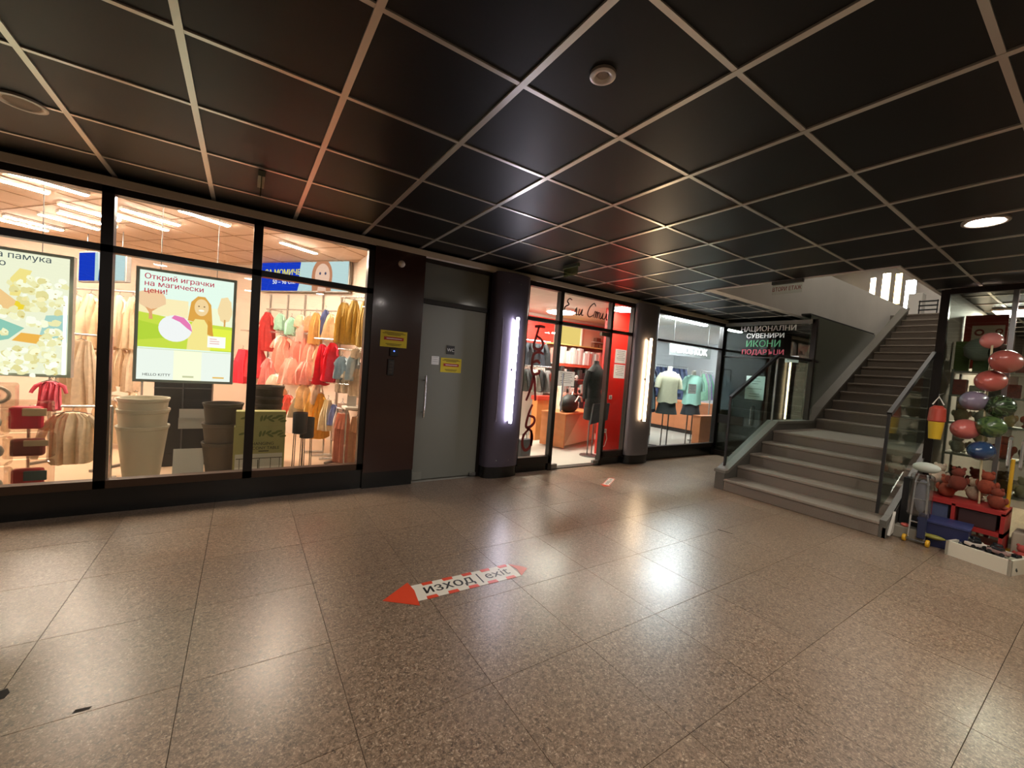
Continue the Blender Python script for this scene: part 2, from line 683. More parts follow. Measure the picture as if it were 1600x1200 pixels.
# lingerie shop front
framed('window_2', [(2.98, 2.43, 5.05, 2.495, 'head_rail'), (2.98, 1.995, 5.05, 2.04, 'transom_rail'), (2.98, 0.1, 3.56, 0.2, 'sill_rail'), (4.53, 0.12, 5.05, 0.21, 'sill_rail'),
                    (2.97, 0.1, 3.015, 2.45, 'mullion'), (3.525, 0.0, 3.585, 2.45, 'mullion'), (4.515, 0.0, 4.565, 2.45, 'mullion'), (5.0, 0.1, 5.05, 2.45, 'mullion')],
       [(3.015, 0.2, 3.525, 2.0), (3.015, 2.04, 3.525, 2.43), (3.585, 2.04, 4.515, 2.43), (4.565, 0.21, 5.0, 2.0), (4.565, 2.04, 5.0, 2.43)])
door2 = struct_root('door_2')
MB().box(3.592, D + 0.006, 0.015, 4.508, D + 0.016, 1.985).build('door_pane', M_CLEAR, door2)
MB().box(3.60, D - 0.012, 0.015, 3.70, D + 0.034, 0.075).build('hinge_patch', M_STEEL, door2)
MB().box(4.40, D - 0.012, 0.03, 4.508, D + 0.034, 0.075).build('hinge_patch', M_STEEL, door2)
MB().box(4.36, D - 0.012, 1.93, 4.508, D + 0.034, 1.985).build('closer_patch', mat('4a4a3c', 0.4, 0.6), door2)
MB().tube([(3.655, D - 0.05, 0.82), (3.655, D - 0.05, 1.34)], 0.013, 8).build('door_handle', M_STEEL, door2)
MB().box(3.59, D, 0.0, 4.51, D + 0.12, 0.012).build('threshold', mat('3a3630', 0.5, 0.4), door2)

# fashion shop front
framed('window_3', [(5.54, 2.43, 7.6, 2.495, 'head_rail'), (5.54, 1.985, 7.6, 2.02, 'transom_rail'), (5.54, 0.15, 7.6, 0.225, 'sill_rail'),
                    (5.54, 0.15, 5.6, 2.45, 'mullion'), (7.53, 0.0, 7.62, 2.5, 'mullion')],
       [(5.6, 0.225, 7.53, 1.985), (5.6, 2.02, 7.53, 2.43)])

# brown clad column with notices
colb = struct_root('column_1')
MB().box(1.07, D - 0.045, 0.17, 1.60, D + 0.22, 2.51).build('cladding_panel', M_BROWN, colb)
MB().box(1.07, D - 0.03, 0.0, 1.60, D + 0.2, 0.17).build('plinth', M_BLACK, colb)


def notice(name, label, x0, z0, x1, z1, y, ground, bar=None, ink='4a3410'):
    r = thing(name, label, 'sign', ((x0 + x1) / 2, y, z0))
    w, h = x1 - x0, z1 - z0
    MB().box(-w / 2, -0.002, 0, w / 2, 0, h).build('sheet', ground, r)
    P = Print(Frame((-w / 2, -0.0025, 0), (1, 0, 0), (0, 0, 1)))
    im = mat(ink, 0.7)
    if bar:
        for k, f in ((0.9, 0.7), (0.83, 0.86), (0.76, 0.5), (0.2, 0.6), (0.12, 0.5)):
            P.rect(im, w * (0.5 - f / 2), h * (k - 0.02), w * (0.5 + f / 2), h * (k + 0.012))
        P.rect(bar, w * 0.13, h * 0.42, w * 0.87, h * 0.62)
        P.rect(M_PAPER, w * 0.22, h * 0.5, w * 0.8, h * 0.54)
    else:
        n = max(3, int(h / 0.03))
        for k in range(n):
            f = (0.75, 0.62, 0.7, 0.45)[k % 4]
            zz = h * (0.88 - 0.76 * k / n)
            P.rect(im, w * (0.5 - f / 2), zz - h * 0.02, w * (0.5 + f / 2), zz + h * 0.01)
    P.build('print', r)
    return r


M_YEL = mat('d9c21e', 0.5)
M_REDBAR = mat('a8201c', 0.5)
YC = D - 0.0455
notice('warning_notice', 'yellow notice with red bar stuck on the dark brown column', 1.165, 1.485, 1.445, 1.655, YC, M_YEL, M_REDBAR)
kp = thing('door_keypad', 'small black keypad with a blue light under the yellow column notice', 'keypad', (1.31, YC, 1.39))
MB().rbox(-0.042, -0.022, 0, 0.042, 0, 0.085, 0.006).build('housing', mat('0d0e14', 0.3), kp)
MB().blob((0, -0.023, 0.055), 0.008, 0.004, 0.008, 8, 6).build('indicator_light', emit('5070ff', 3.0), kp)
it = thing('intercom_panel', 'dark upright intercom panel on the brown column below the keypad', 'intercom', (1.285, YC, 1.19))
MB().rbox(-0.032, -0.02, 0, 0.032, 0, 0.17, 0.006).build('housing', mat('17100d', 0.35), it)
for k in range(4):
    MB().rbox(-0.018, -0.025, 0.02 + k * 0.035, 0.018, -0.018, 0.042 + k * 0.035, 0.003).build('call_button', mat('3a2c24', 0.4), it)
bl = thing('alarm_sounder', 'small round white sounder high on the brown column', 'alarm', (1.335, YC, 2.355))
sd = MB().lathe([(0.034, 0), (0.036, 0.012), (0.03, 0.026), (0.014, 0.034)], (0, 0, 0), 20).build('dome', mat('e4ddd0', 0.5), bl, True)
sd.rotation_euler = (R(90), 0, 0)

# WC door
M_FROST = mat('7f8078', 0.3, 0.0, 0.5)
door1 = struct_root('door_1')
MB().box(1.60, D + 0.03, 2.005, 2.48, D + 0.09, 2.055).build('transom_rail', M_FRAME, door1)
MB().box(1.60, D + 0.03, 2.45, 2.48, D + 0.09, 2.5).build('head_rail', M_FRAME, door1)
MB().box(1.60, D + 0.03, 0.0, 1.618, D + 0.09, 2.45).build('jamb', M_FRAME, door1)
MB().box(2.445, D + 0.03, 0.0, 2.48, D + 0.09, 2.45).build('jamb', M_FRAME, door1)
leaf = MB().box(1.622, D + 0.05, 0.018, 2.44, D + 0.062, 2.0).build('door_leaf', M_FROST, door1)
MB().box(1.62, D + 0.05, 2.056, 2.445, D + 0.06, 2.45).build('transom_pane', mat('6d6f66', 0.12, 0.0, 0.6), door1)
hb = MB()
hb.tube([(1.705, D, 0.735), (1.705, D, 1.205)], 0.012, 10)
hb.build('door_handle', mat('d4d4d0', 0.2, 1.0), leaf, True)
for zz in (0.79, 1.15):
    MB().tube([(1.705, D, zz), (1.705, D + 0.05, zz)], 0.008, 8).build('handle_stud', M_STEEL, leaf, True)
MB().box(1.63, D + 0.035, 0.02, 1.74, D + 0.075, 0.11).build('hinge_patch', mat('8f9088', 0.3, 0.4), leaf)
MB().box(2.35, D + 0.03, 0.01, 2.44, D + 0.08, 0.05).build('hinge_patch', M_STEEL, leaf)
struct(MB().box(1.58, D + 0.1, 0, 2.5, D + 0.14, 2.5).build('wall_lobby', mat('4a4a44', 0.8)))
YD = D + 0.0495
wc = thing('toilet_sign', 'dark plate lettered WC on the frosted door', 'sign', (2.0, YD, 1.465))
MB().rbox(-0.05, -0.006, 0, 0.05, 0, 0.1, 0.002).build('plate', mat('2a2a2c', 0.4), wc)
P = Print(Frame((-0.05, -0.0065, 0), (1, 0, 0), (0, 0, 1)))
P.text(M_PAPER, 'WC', 0.05, 0.032, 0.052, 'CENTER')
P.build('lettering', wc)
notice('warning_notice', 'yellow notice with red bar under the WC plate on the frosted door', 1.89, 1.255, 2.15, 1.42, YD, M_YEL, M_REDBAR)
notice('paper_notice', 'small white square paper beside the yellow notice on the frosted door', 1.775, 1.335, 1.865, 1.43, YD, M_PAPER, None, '8a8a8a')


def led_column(name, x0, x1, xl, m, warm, extra=None):
    r = struct_root(name)
    w = x1 - x0
    pts = []
    for k in range(17):
        t = math.pi * k / 16
        pts.append((x0 + w / 2 - math.cos(t) * w / 2, D - 0.02 - math.sin(t) ** 0.6 * 0.13 if 0 < k < 16 else D - 0.02))
    pts = [(x0, D + 0.06)] + pts + [(x1, D + 0.06)]
    MB().prism(pts, lambda u, v, t: (u, v, t), 0.14, 2.5).build('cladding_panel', m, r, True)
    MB().prism([(a if 0 < i < len(pts) - 1 else a, b + 0.01) for i, (a, b) in enumerate(pts)], lambda u, v, t: (u, v, t), 0.0, 0.14).build('plinth', M_BLACK, r, True)
    # where the strip sits on the curved face
    c = (xl - (x0 + w / 2)) / (w / 2)
    yf = D - 0.02 - (max(0.0, 1 - c * c) ** 0.5) ** 0.6 * 0.13
    for zz in (0.69, 1.33, 1.95):
        MB().box(xl - 0.012, yf - 0.04, zz, xl + 0.012, yf + 0.01, zz + 0.02).build('light_clip', M_STEEL, r)
    MB().tube([(xl, yf - 0.05, 0.69), (xl, yf - 0.05, 1.97)], 0.019, 10).build('light_strip', emit(warm, LED_COLUMN), r)
    for bx in (x0 + w * 0.28, x0 + w * 0.62):
        for bz in (0.22, 2.38):
            cc = (bx - (x0 + w / 2)) / (w / 2)
            by = D - 0.02 - (max(0.0, 1 - cc * cc) ** 0.5) ** 0.6 * 0.13
            MB().blob((bx, by, bz), 0.008, 0.005, 0.008, 8, 6).build('bolt', M_STEEL, r)
    return r


c2 = led_column('column_2', 2.475, 2.975, 2.74, mat('5c5666', 0.42, 0.6), 'f4efff')
MB().box(2.572, D - 0.14, 0.7, 2.578, D - 0.12, 1.95).build('edge_or_reflection_strip', mat('b8b0c8', 0.2, 1.0), c2)  # pale strip modelled in place of a thin glass edge reflection
c3 = led_column('column_3', 5.015, 5.545, 5.235, mat('7d7676', 0.4, 0.7), 'ffdcb0')

# ------------------------------------------------------------------ shells of the shops behind the glass
HK = 2.79
M_KWALL = mat('e2cfbe', 0.7, vary=0.03, scale=3)
M_KCEIL = mat('d2b8a2', 0.7)
M_KFLOOR = mat('ceb092', 0.4, vary=0.06, scale=2.0)
struct(MB().box(-6.2, D + 0.14, -0.1, 1.45, 9.6, 0.0).build('floor', M_KFLOOR))
kc = struct(MB().box(-6.2, D + 0.02, HK, 1.7, 9.6, HK + 0.1).build('ceiling', M_KCEIL))
# joints of the shop ceiling boards, running with the shop's own slanted axis
M_SEAM = mat('96795f', 0.8)
for k in range(-6, 9):
    c = Vector((-1.0, 6.6, HK - 0.001)) + Vector((-0.6, 0.8, 0)) * (k * 0.6)
    MB().bar(c - Vector((0.8, 0.6, 0)) * 3.0, c + Vector((0.8, 0.6, 0)) * 2.6, 0.012, 0.006).build('ceiling_joint', M_SEAM, kc)
for k in range(-4, 5):
    c = Vector((-1.0, 6.6, HK - 0.001)) + Vector((0.8, 0.6, 0)) * (k * 0.6)
    MB().bar(c - Vector((-0.6, 0.8, 0)) * 3.0, c + Vector((-0.6, 0.8, 0)) * 3.0, 0.012, 0.006).build('ceiling_joint', M_SEAM, kc)
struct(MB().box(1.40, D + 0.22, 0, 1.55, 6.7, HK).build('wall_right', M_KWALL))
P0, DT, NT = Vector((1.40, 6.642, 0)), Vector((-0.6, 0.8, 0)), Vector((-0.8, -0.6, 0))
tvw = MB().prism([(0, 0), (3.3, 0), (3.3, -0.12), (0, -0.12)], lambda u, v, t: P0 + DT * u + NT * v + Vector((0, 0, t)), 0, HK)
struct(tvw.build('wall_back', M_KWALL))
struct(MB().box(-6.2, 9.25, 0, -0.4, 9.4, HK).build('wall_back', M_KWALL))
struct(MB().box(-6.3, D + 0.1, 0, -6.2, 9.4, HK).build('wall_left', M_KWALL))

# lingerie shop
M_RED = mat('c8281c', 0.55)
M_LFLOOR = mat('b9b4aa', 0.4, vary=0.04, scale=3)
M_LCEIL = mat('cfcbc2', 0.8)
struct(MB().box(1.6, D + 0.1, -0.1, 5.6, 6.9, 0.0).build('floor', M_LFLOOR))
struct(MB().prism([(5.6, 4.45), (5.95, 4.95), (7.5, 6.74), (5.6, 6.74)], lambda u, v, t: (u, v, t), -0.1, 0.0).build('floor', M_LFLOOR))
struct(MB().box(1.6, D + 0.1, 2.5, 7.4, 6.9, 2.6).build('ceiling', M_LCEIL))
M_LWALL = mat('c9c4bb', 0.7)
struct(MB().box(1.6, 6.75, 0, 7.4, 6.9, 2.5).build('wall_back', M_LWALL))
struct(MB().box(2.6, 6.725, 1.90, 7.2, 6.75, 2.44).build('wall_panel', M_RED))
struct(MB().box(2.6, 6.0, 1.0, 2.62, 6.72, 2.44).build('wall_panel', M_RED))
struct(MB().box(2.5, D + 0.2, 0, 2.6, 6.75, 2.5).build('wall_left', M_LWALL))
struct(MB().prism([(5.52, 4.40), (5.86, 4.98), (7.50, 6.80), (7.58, 6.74), (5.93, 4.93), (5.59, 4.40)], lambda u, v, t: (u, v, t), 0, 2.5).build('wall_right', M_RED))
rp = struct(MB().box(5.10, 4.94, 0.0, 5.84, 4.98, 2.49).build('wall_panel', M_RED))

# fashion shop
M_FWALL = mat('c3c6c8', 0.75)
struct(MB().prism([(5.6, 4.42), (7.65, 6.74), (7.65, 8.6), (12.2, 8.6), (12.2, 4.42)], lambda u, v, t: (u, v, t), -0.1, 0.0).build('floor', mat('b5b0a4', 0.45, vary=0.04, scale=3)))
struct(MB().box(5.3, D + 0.1, 2.53, 12.2, 8.6, 2.6).build('ceiling', mat('d0d2d2', 0.8)))
struct(MB().box(7.3, 8.45, 0, 12.2, 8.6, 2.53).build('wall_back', M_FWALL))
struct(MB().box(12.0, D + 0.1, 0, 12.15, 8.5, 2.53).build('wall_right', M_FWALL))
struct(MB().prism([(5.68, 4.42), (6.02, 4.90), (7.68, 6.70), (7.68, 8.5), (7.60, 8.5), (7.60, 6.73), (5.95, 4.93), (5.61, 4.42)], lambda u, v, t: (u, v, t), 0, 2.53).build('wall_left', M_FWALL))

# souvenir shop behind the end glass, under the stair
GX = 7.6
struct(MB().box(GX, 2.92, -0.1, 10.6, D + 0.12, 0.0).build('floor', mat('5a564e', 0.5)))
struct(MB().box(GX, 2.92, H + 0.01, 10.6, D + 0.1, H + 0.03).build('ceiling', mat('2a2a28', 0.7)))
struct(MB().box(10.4, 2.92, 0, 10.5, D + 0.1, H).build('wall_back', mat('85887e', 0.7)))
struct(MB().box(GX + 0.05, D + 0.02, 0, 10.5, D + 0.1, H).build('wall_left', mat('75786f', 0.6)))
w4 = struct_root('window_4')
MB().box(GX - 0.03, 2.83, 2.44, GX + 0.03, D - 0.03, 2.5).build('head_rail', mat('7d7a74', 0.4, 0.6), w4)
MB().box(GX - 0.03, 2.80, 0, GX + 0.03, 2.87, 2.5).build('mullion', M_FRAME, w4)
MB().box(GX - 0.02, 3.42, 0, GX + 0.02, 3.46, 1.86).build('mullion', M_FRAME, w4)
MB().box(GX - 0.025, 2.87, 0.0, GX + 0.025, 3.42, 0.12).build('sill_rail', M_FRAME, w4)
MB().box(GX - 0.005, 2.87, 0.12, GX + 0.005, 3.42, 1.86).build('pane', M_SMOKE, w4)
MB().box(GX - 0.005, 2.87, 1.88, GX + 0.005, 4.28, 2.44).build('pane', M_SMOKE, w4)
MB().box(GX - 0.012, 2.87, 1.86, GX + 0.012, 4.28, 1.88).build('transom_rail', M_FRAME, w4)
d3 = struct_root('door_3')
MB().box(GX - 0.005, 3.47, 0.1, GX + 0.005, 4.27, 1.85).build('door_pane', M_SMOKE, d3)
MB().box(GX - 0.022, 3.46, 0.02, GX + 0.022, 4.28, 0.1).build('door_rail', M_FRAME, d3)
MB().box(GX - 0.022, 3.80, 0.62, GX + 0.022, 4.28, 0.78).build('door_rail', M_FRAME, d3)
MB().tube([(GX - 0.005, 3.66, 0.66), (GX - 0.06, 3.66, 0.68), (GX - 0.06, 3.66, 0.98), (GX - 0.005, 3.66, 1.0)], 0.014, 8).build('door_handle', M_CHROME, d3, True)
# the glazed return beside the stair
struct(MB().box(GX + 0.03, 2.905, 0, 10.6, 2.92, H).build('wall_return', mat('5e6459', 0.22, 0.0, 0.5)))

# lettering on the glass
ly = D + 0.006


def ribbon(mb, fr, pts, w):
    L, Rr = [], []
    n = len(pts)
    for i, (a, b) in enumerate(pts):
        a0, b0 = pts[max(0, i - 1)]
        a1, b1 = pts[min(n - 1, i + 1)]
        d = Vector((a1 - a0, b1 - b0))
        d = d.normalized() if d.length > 0 else Vector((1, 0))
        ww = w * (0.7 + 0.3 * math.sin(math.pi * i / max(1, n - 1)))
        L.append((a - d.y * ww / 2, b + d.x * ww / 2))
        Rr.append((a + d.y * ww / 2, b - d.x * ww / 2))
    vs = [fr(*p, 0.0) for p in L + Rr] + [fr(*p, 0.0015) for p in L + Rr]
    fs = []
    for i in range(n - 1):
        fs += [(i, i + 1, n + i + 1, n + i), (2 * n + i, 3 * n + i, 3 * n + i + 1, 2 * n + i + 1)]
    mb.add(vs, fs)


def smooth_pts(pts, k=4):
    out = []
    n = len(pts)
    for i in range(n - 1):
        p0, p1, p2, p3 = pts[max(0, i - 1)], pts[i], pts[i + 1], pts[min(n - 1, i + 2)]
        for j in range(k):
            t = j / k
            out.append(tuple(0.5 * (2 * p1[c] + (p2[c] - p0[c]) * t + (2 * p0[c] - 5 * p1[c] + 4 * p2[c] - p3[c]) * t * t + (3 * p1[c] - p0[c] - 3 * p2[c] + p3[c]) * t ** 3) for c in (0, 1)))
    out.append(pts[-1])
    return out


BEL = [  # letter strokes in a unit cell, and the heights they fill on the pane
    ([[(0.95, 1.0), (0.5, 1.02), (0.1, 0.97)], [(0.45, 1.0), (0.3, 0.6), (0.12, 0.15), (0.3, 0.02), (0.7, 0.02), (0.88, 0.25), (0.7, 0.45), (0.3, 0.58)]], 1.63, 1.93, 3.23),
    ([[(1.0, 0.95), (0.6, 1.02), (0.2, 0.9), (0.1, 0.55), (0.12, 0.2), (0.3, 0.0), (0.75, 0.08), (0.7, 0.22)], [(0.12, 0.5), (0.5, 0.62), (0.75, 0.5)]], 1.30, 1.59, 3.23),
    ([[(0.0, 0.0), (0.3, 0.5), (0.5, 1.0), (0.65, 0.5), (0.75, 0.0)], [(0.4, 1.0), (0.58, 1.03)]], 0.95, 1.27, 3.20),
    ([[(0.6, 1.0), (0.35, 0.6), (0.2, 0.05), (0.5, 0.0), (0.85, 0.2), (0.8, 0.42), (0.4, 0.5)]], 0.60, 0.90, 3.19),
    ([[(0.55, 1.0), (0.2, 0.75), (0.1, 0.35), (0.35, 0.02), (0.75, 0.15), (0.88, 0.6), (0.7, 0.95), (0.4, 1.02)], [(0.78, 0.95), (0.86, 0.2)]], 0.29, 0.57, 3.17)]
sgn = thing('window_lettering', 'dark red hand-painted vertical word on the lingerie shop pane', 'lettering', (0, 0, 0))
for strokes, z0, z1, xc in BEL:
    mb = MB()
    fr = Frame((xc - 0.10, ly, z0), (1, 0, 0), (0, 0, 1))
    for st in strokes:
        ribbon(mb, fr, [(a * 0.2, b * (z1 - z0)) for a, b in smooth_pts(st)], 0.040)
    mb.build('painted_letter', M_LETTER_RED, sgn)
ELI = [
    (0.00, [[(0.7, 0.95), (0.35, 1.02), (0.15, 0.8), (0.42, 0.6), (0.02, 0.4), (0.05, 0.08), (0.45, 0.02), (0.7, 0.15)]], 0.15),
    (0.17, [[(0.0, 0.0), (0.3, 0.1), (0.55, 0.5), (0.7, 0.0), (1.0, 0.05)]], 0.1),
    (0.28, [[(0.1, 0.45), (0.05, 0.05), (0.35, 0.05), (0.6, 0.45), (0.6, 0.05), (0.95, 0.05)]], 0.11),
    (0.46, [[(0.95, 0.85), (0.65, 1.02), (0.2, 0.7), (0.05, 0.2), (0.4, 0.0), (0.9, 0.2)]], 0.15),
    (0.60, [[(0.0, 0.0), (0.08, 0.42), (0.25, 0.42), (0.3, 0.0), (0.36, 0.4), (0.52, 0.42), (0.58, 0.0), (0.66, 0.4), (0.85, 0.4), (0.9, 0.0)]], 0.13),
    (0.74, [[(0.05, 0.45), (0.05, 0.05), (0.35, 0.05), (0.6, 0.45), (0.6, 0.05), (0.95, 0.05)]], 0.09),
    (0.83, [[(0.0, 0.0), (0.3, 0.1), (0.55, 0.5), (0.7, 0.0), (1.0, 0.05)]], 0.08)]
sg2 = thing('window_lettering', 'black handwritten shop name across the lingerie shop fanlight', 'lettering', (0, 0, 0))
for x, strokes, w in ELI:
    mb = MB()
    fr = Frame((3.62 + x * 0.92, ly, 2.17), (1, 0, -0.0), (0.16, 0, 1))
    for st in strokes:
        ribbon(mb, fr, [(a * w * 0.95, b * 0.2) for a, b in smooth_pts(st)], 0.018)
    mb.build('painted_letter', mat('1a1210', 0.5), sg2)
# national souvenirs lettering on the end glass (reads from the corridor)
sg3 = thing('window_lettering', 'white, green and red block lettering on the souvenir shop glass', 'lettering', (0, 0, 0))
for txt, z, sz, m, yc, bold in (('НАЦИОНАЛНИ', 2.335, 0.125, mat('eceae4', 0.5), 3.55, 0.025), ('СУВЕНИРИ', 2.215, 0.115, mat('e6e4de', 0.5), 3.58, 0.025),
                                ('ИКОНИ', 2.06, 0.16, mat('2f7a4a', 0.5), 3.60, 0.02), ('ПОДАРЪЦИ', 1.925, 0.12, mat('b03248', 0.5), 3.60, 0.02)):
    P = Print(Frame((GX - 0.008, yc, z), (0, -1, 0), (0, 0, 1)))
    P.text(m, txt, 0, 0, sz, 'CENTER', bold)
    P.build('lettering_line', sg3)

# ------------------------------------------------------------------ notices hung inside the panes
def pane_paper(label, x0, z0, x1, z1, y=D + 0.03, ink='6a6a6e'):
    return notice('paper_notice', label, x0, z0, x1, z1, y, M_THIN, None, ink)


pane_paper('white printed sheet on the glass door of the lingerie shop', 3.60, 1.165, 3.90, 1.37, D - 0.001)
pane_paper('upper white sheet on the pane before the red panel', 4.69, 1.555, 4.93, 1.765, D + 0.004)
pane_paper('lower white sheet on the pane before the red panel', 4.69, 1.325, 4.93, 1.535, D + 0.004)
pane_paper('white sheet on the fashion shop pane before the mint blouse', 6.62, 1.14, 6.86, 1.31, D + 0.004)
ps = thing('paper_notice', 'pale blue sheet taped to the souvenir shop door', 'sign', (GX - 0.008, 3.66, 1.12))
MB().box(-0.002, -0.16, 0, 0, 0.16, 0.42).build('sheet', mat('bcd2cc', 0.7), ps)
P = Print(Frame((-0.0025, 0.16, 0), (0, -1, 0), (0, 0, 1)))
for k, f in enumerate((0.5, 0.66, 0.4, 0.0, 0.9, 0.0, 0.6, 0.66)):
    if f:
        P.rect(mat('5c6a66', 0.7), 0.16 - 0.14 * f, 0.37 - k * 0.045, 0.16 + 0.14 * f, 0.378 - k * 0.045)
P.build('print', ps)
wb = thing('paper_notice', 'white card with a slot stuck high on the souvenir glass beside the post', 'sign', (GX - 0.008, 3.12, 1.80))
MB().box(-0.003, -0.10, 0, 0, 0.10, 0.11).build('sheet', M_PAPER, wb)
MB().box(-0.004, -0.06, 0.04, -0.003, 0.07, 0.055).build('slot', mat('6a6a68', 0.6), wb)

# ------------------------------------------------------------------ ceiling fittings
def downlight(label, x, y, lit, r=0.1, tilt=0):
    t = thing('downlight', label, 'lamp', (x, y, H + 0.004))
    MB().lathe([(r + 0.012, 0.0), (r + 0.012, -0.012), (r, -0.016), (r - 0.012, -0.012), (r - 0.02, 0.0)], (0, 0, 0), 28, cap=False).build('bezel', mat('b8b0a8', 0.35, 0.6), t, True)
    MB().lathe([(0.001, -0.008), (r - 0.018, -0.008)], (0, 0, 0), 24, cap=False).build('diffuser', emit('fff5ea', DOWNLIGHT) if lit else mat('8d7d6e', 0.6), t)
    return t


downlight('lit round downlight in the dark ceiling above the toy kiosk', 4.06, 0.61, True)
downlight('unlit pale round downlight in the ceiling before the kids shop', -1.03, 3.33, False, 0.085)
downlight('small dull disc in the ceiling above the middle of the hall, for a reflection', 1.16, 1.26, False, 0.04)  # disc put where the ceiling only mirrors something lit
for k, (x, y) in enumerate(((0.043, 0.03), (-1.157, 0.03), (-2.357, 0.63), (1.243, -0.56), (2.443, -0.56), (3.643, -0.56), (-3.557, 1.8), (0.043, -1.75), (2.443, -1.75), (4.843, -0.56))):  # unseen lamps added out of frame to brighten the hall
    t = downlight('added unseen fill downlight in the ceiling around the viewpoint', x, y, True)
    t['group'] = 'added fill downlights around the viewpoint'


def hanging_sign(label, x, y0, y1, text=None, zb=2.40, holder='55544c', clear=True, along='y'):
    t = thing('hanging_sign', label, 'sign', (x, (y0 + y1) / 2, H))
    w = y1 - y0
    MB().box(-0.02, -w / 2, -0.04, 0.02, w / 2, -0.004).build('holder', mat(holder, 0.4, 0.5), t)
    MB().box(-0.003, -w / 2 + 0.005, zb - H, 0.003, w / 2 - 0.005, -0.04).build('plate', glass('fafcf8' if clear else 'b9c4a4', 0.05), t)
    if text:
        P = Print(Frame((-0.0035, w / 2, zb - H), (0, -1, 0), (0, 0, 1)))
        P.text(mat('8a1a1c', 0.5), text, w / 2, 0.035, 0.062, 'CENTER', 0.01, sx=0.72)
        P.build('lettering', t)
    return t


hanging_sign('clear plate lettered in red hanging at the stair opening', 5.02, 2.03, 2.34, 'ВТОРИ ЕТАЖ', 2.42)
hanging_sign('greenish plate hanging from the ceiling before the lingerie shop', 3.02, 3.42, 3.66, None, 2.44, '6b6f5a', False)
hanging_sign('narrow greenish plate seen edge-on hanging before the kids shop', 0.055, 3.33, 3.58, None, 2.47, '7a7d6c', False)

# ------------------------------------------------------------------ floor stickers
def exit_sticker(label, x, y, rz, s=1.0):
    t = thing('floor_sticker', label, 'sticker', (x, y, 0.0006), rz, s=s)
    MW, MR, MK = mat('d8d2c4', 0.35), mat('d2401c', 0.35), mat('15120f', 0.4)
    fr = Frame((0, 0, 0), (1, 0, 0), (0, 1, 0))
    hw = 0.085
    mb = MB()
    mb.prism([(0.175, -hw), (0.885, -hw), (0.885, hw), (0.175, hw)], fr, 0, 0.0008)
    mb.build('white_band', MW, t)
    MB().prism([(0.0, 0.0), (0.185, 0.13), (0.195, 0.03), (0.175, -0.13)], fr, 0.0008, 0.0014).build('arrow_head', MR, t)
    MB().prism([(0.885, hw), (0.905, 0.0), (0.885, -hw), (0.975, -0.02), (0.965, 0.01)], fr, 0.0, 0.0012).build('tail_wedge', mat('c8513f', 0.35), t)
    for sgn_ in (-1, 1):
        for k in range(5):
            a = 0.235 + k * 0.135 + (0.02 if sgn_ > 0 else 0)
            MB().prism([(a, sgn_ * (hw + 0.004)), (a + 0.07, sgn_ * (hw + 0.004)), (a + 0.066, sgn_ * 0.058), (a + 0.004, sgn_ * 0.058)], fr, 0.0008, 0.0014).build('red_dash', MR, t)
    P = Print(Frame((0, 0, 0.0010), (1, 0, 0), (0, 1, 0)), 0.0002)
    P.text(MK, 'изход', 0.24, -0.032, 0.125, 'LEFT', 0.012, sx=0.95)
    P.text(MK, '|', 0.60, -0.032, 0.125)
    P.text(mat('35312c', 0.4), 'exit', 0.655, -0.032, 0.125, sx=0.95)
    P.build('lettering', t)
    return t


exit_sticker('red and white arrow sticker lettered exit in the middle of the floor', 0.71, 2.225, R(-1.5))
exit_sticker('small far arrow sticker on the floor before the lingerie shop', 3.74, 3.44, R(31), 0.52)
for lab, pts in (('dark worn gouge on a floor joint near the viewpoint', [(-0.465, 2.012), (-0.42, 2.01), (-0.415, 2.024), (-0.46, 2.03)]),
                 ('dark worn patch at the corner of a floor slab', [(-0.74, 2.21), (-0.69, 2.21), (-0.685, 2.24), (-0.70, 2.27), (-0.74, 2.26)]),
                 ('thin black scuff on the floor before the stair', [(3.765, 2.02), (3.80, 1.90), (3.812, 1.905), (3.78, 2.025)])):
    o = MB().prism(pts, lambda u, v, t: (u, v, t), 0.0003, 0.0008).build('floor_mark', mat('1d1712', 0.8))
    tag(o, lab, 'mark')

# ------------------------------------------------------------------ staircase
st = thing('staircase', 'grey granite staircase rising from the hall to the floor above', 'staircase', (5.2, 2.0, 0))


def SP(x, y, z):
    return (x - 5.2, y - 2.0, z)


def sbox(name, x0, y0, z0, x1, y1, z1, m, par=st):
    a, b = SP(x0, y0, z0), SP(x1, y1, z1)
    return MB().rbox(a[0], a[1], a[2], b[0], b[1], b[2], 0.006, 1).build(name, m, par)


YR, YL = 1.235, 2.77
M_TREAD = mat('8c8175', 0.4, vary=0.25, scale=170.0)
for k in range(5):
    x = 5.2 + 0.30 * k
    z = 0.15 * (k + 1)
    x1 = x + 0.34 if k < 4 else 7.83
    rs = sbox('riser' if k else 'riser', x, YR, max(0.0, z - 0.16), x + 0.06, YL, z - 0.028, M_GRANITE)
    sbox('tread' if k < 4 else 'landing', x - 0.012, YR, z - 0.03, x1, YL, z, M_TREAD)
for k in range(15):
    x = 7.83 + 0.29 * k
    z = 0.75 + 0.16 * (k + 1)
    sbox('riser', x, YR, z - 0.17, x + 0.06, YL, z - 0.028, M_GRANITE)
    sbox('tread', x - 0.012, YR, z - 0.03, x + 0.34, YL, z, M_TREAD)
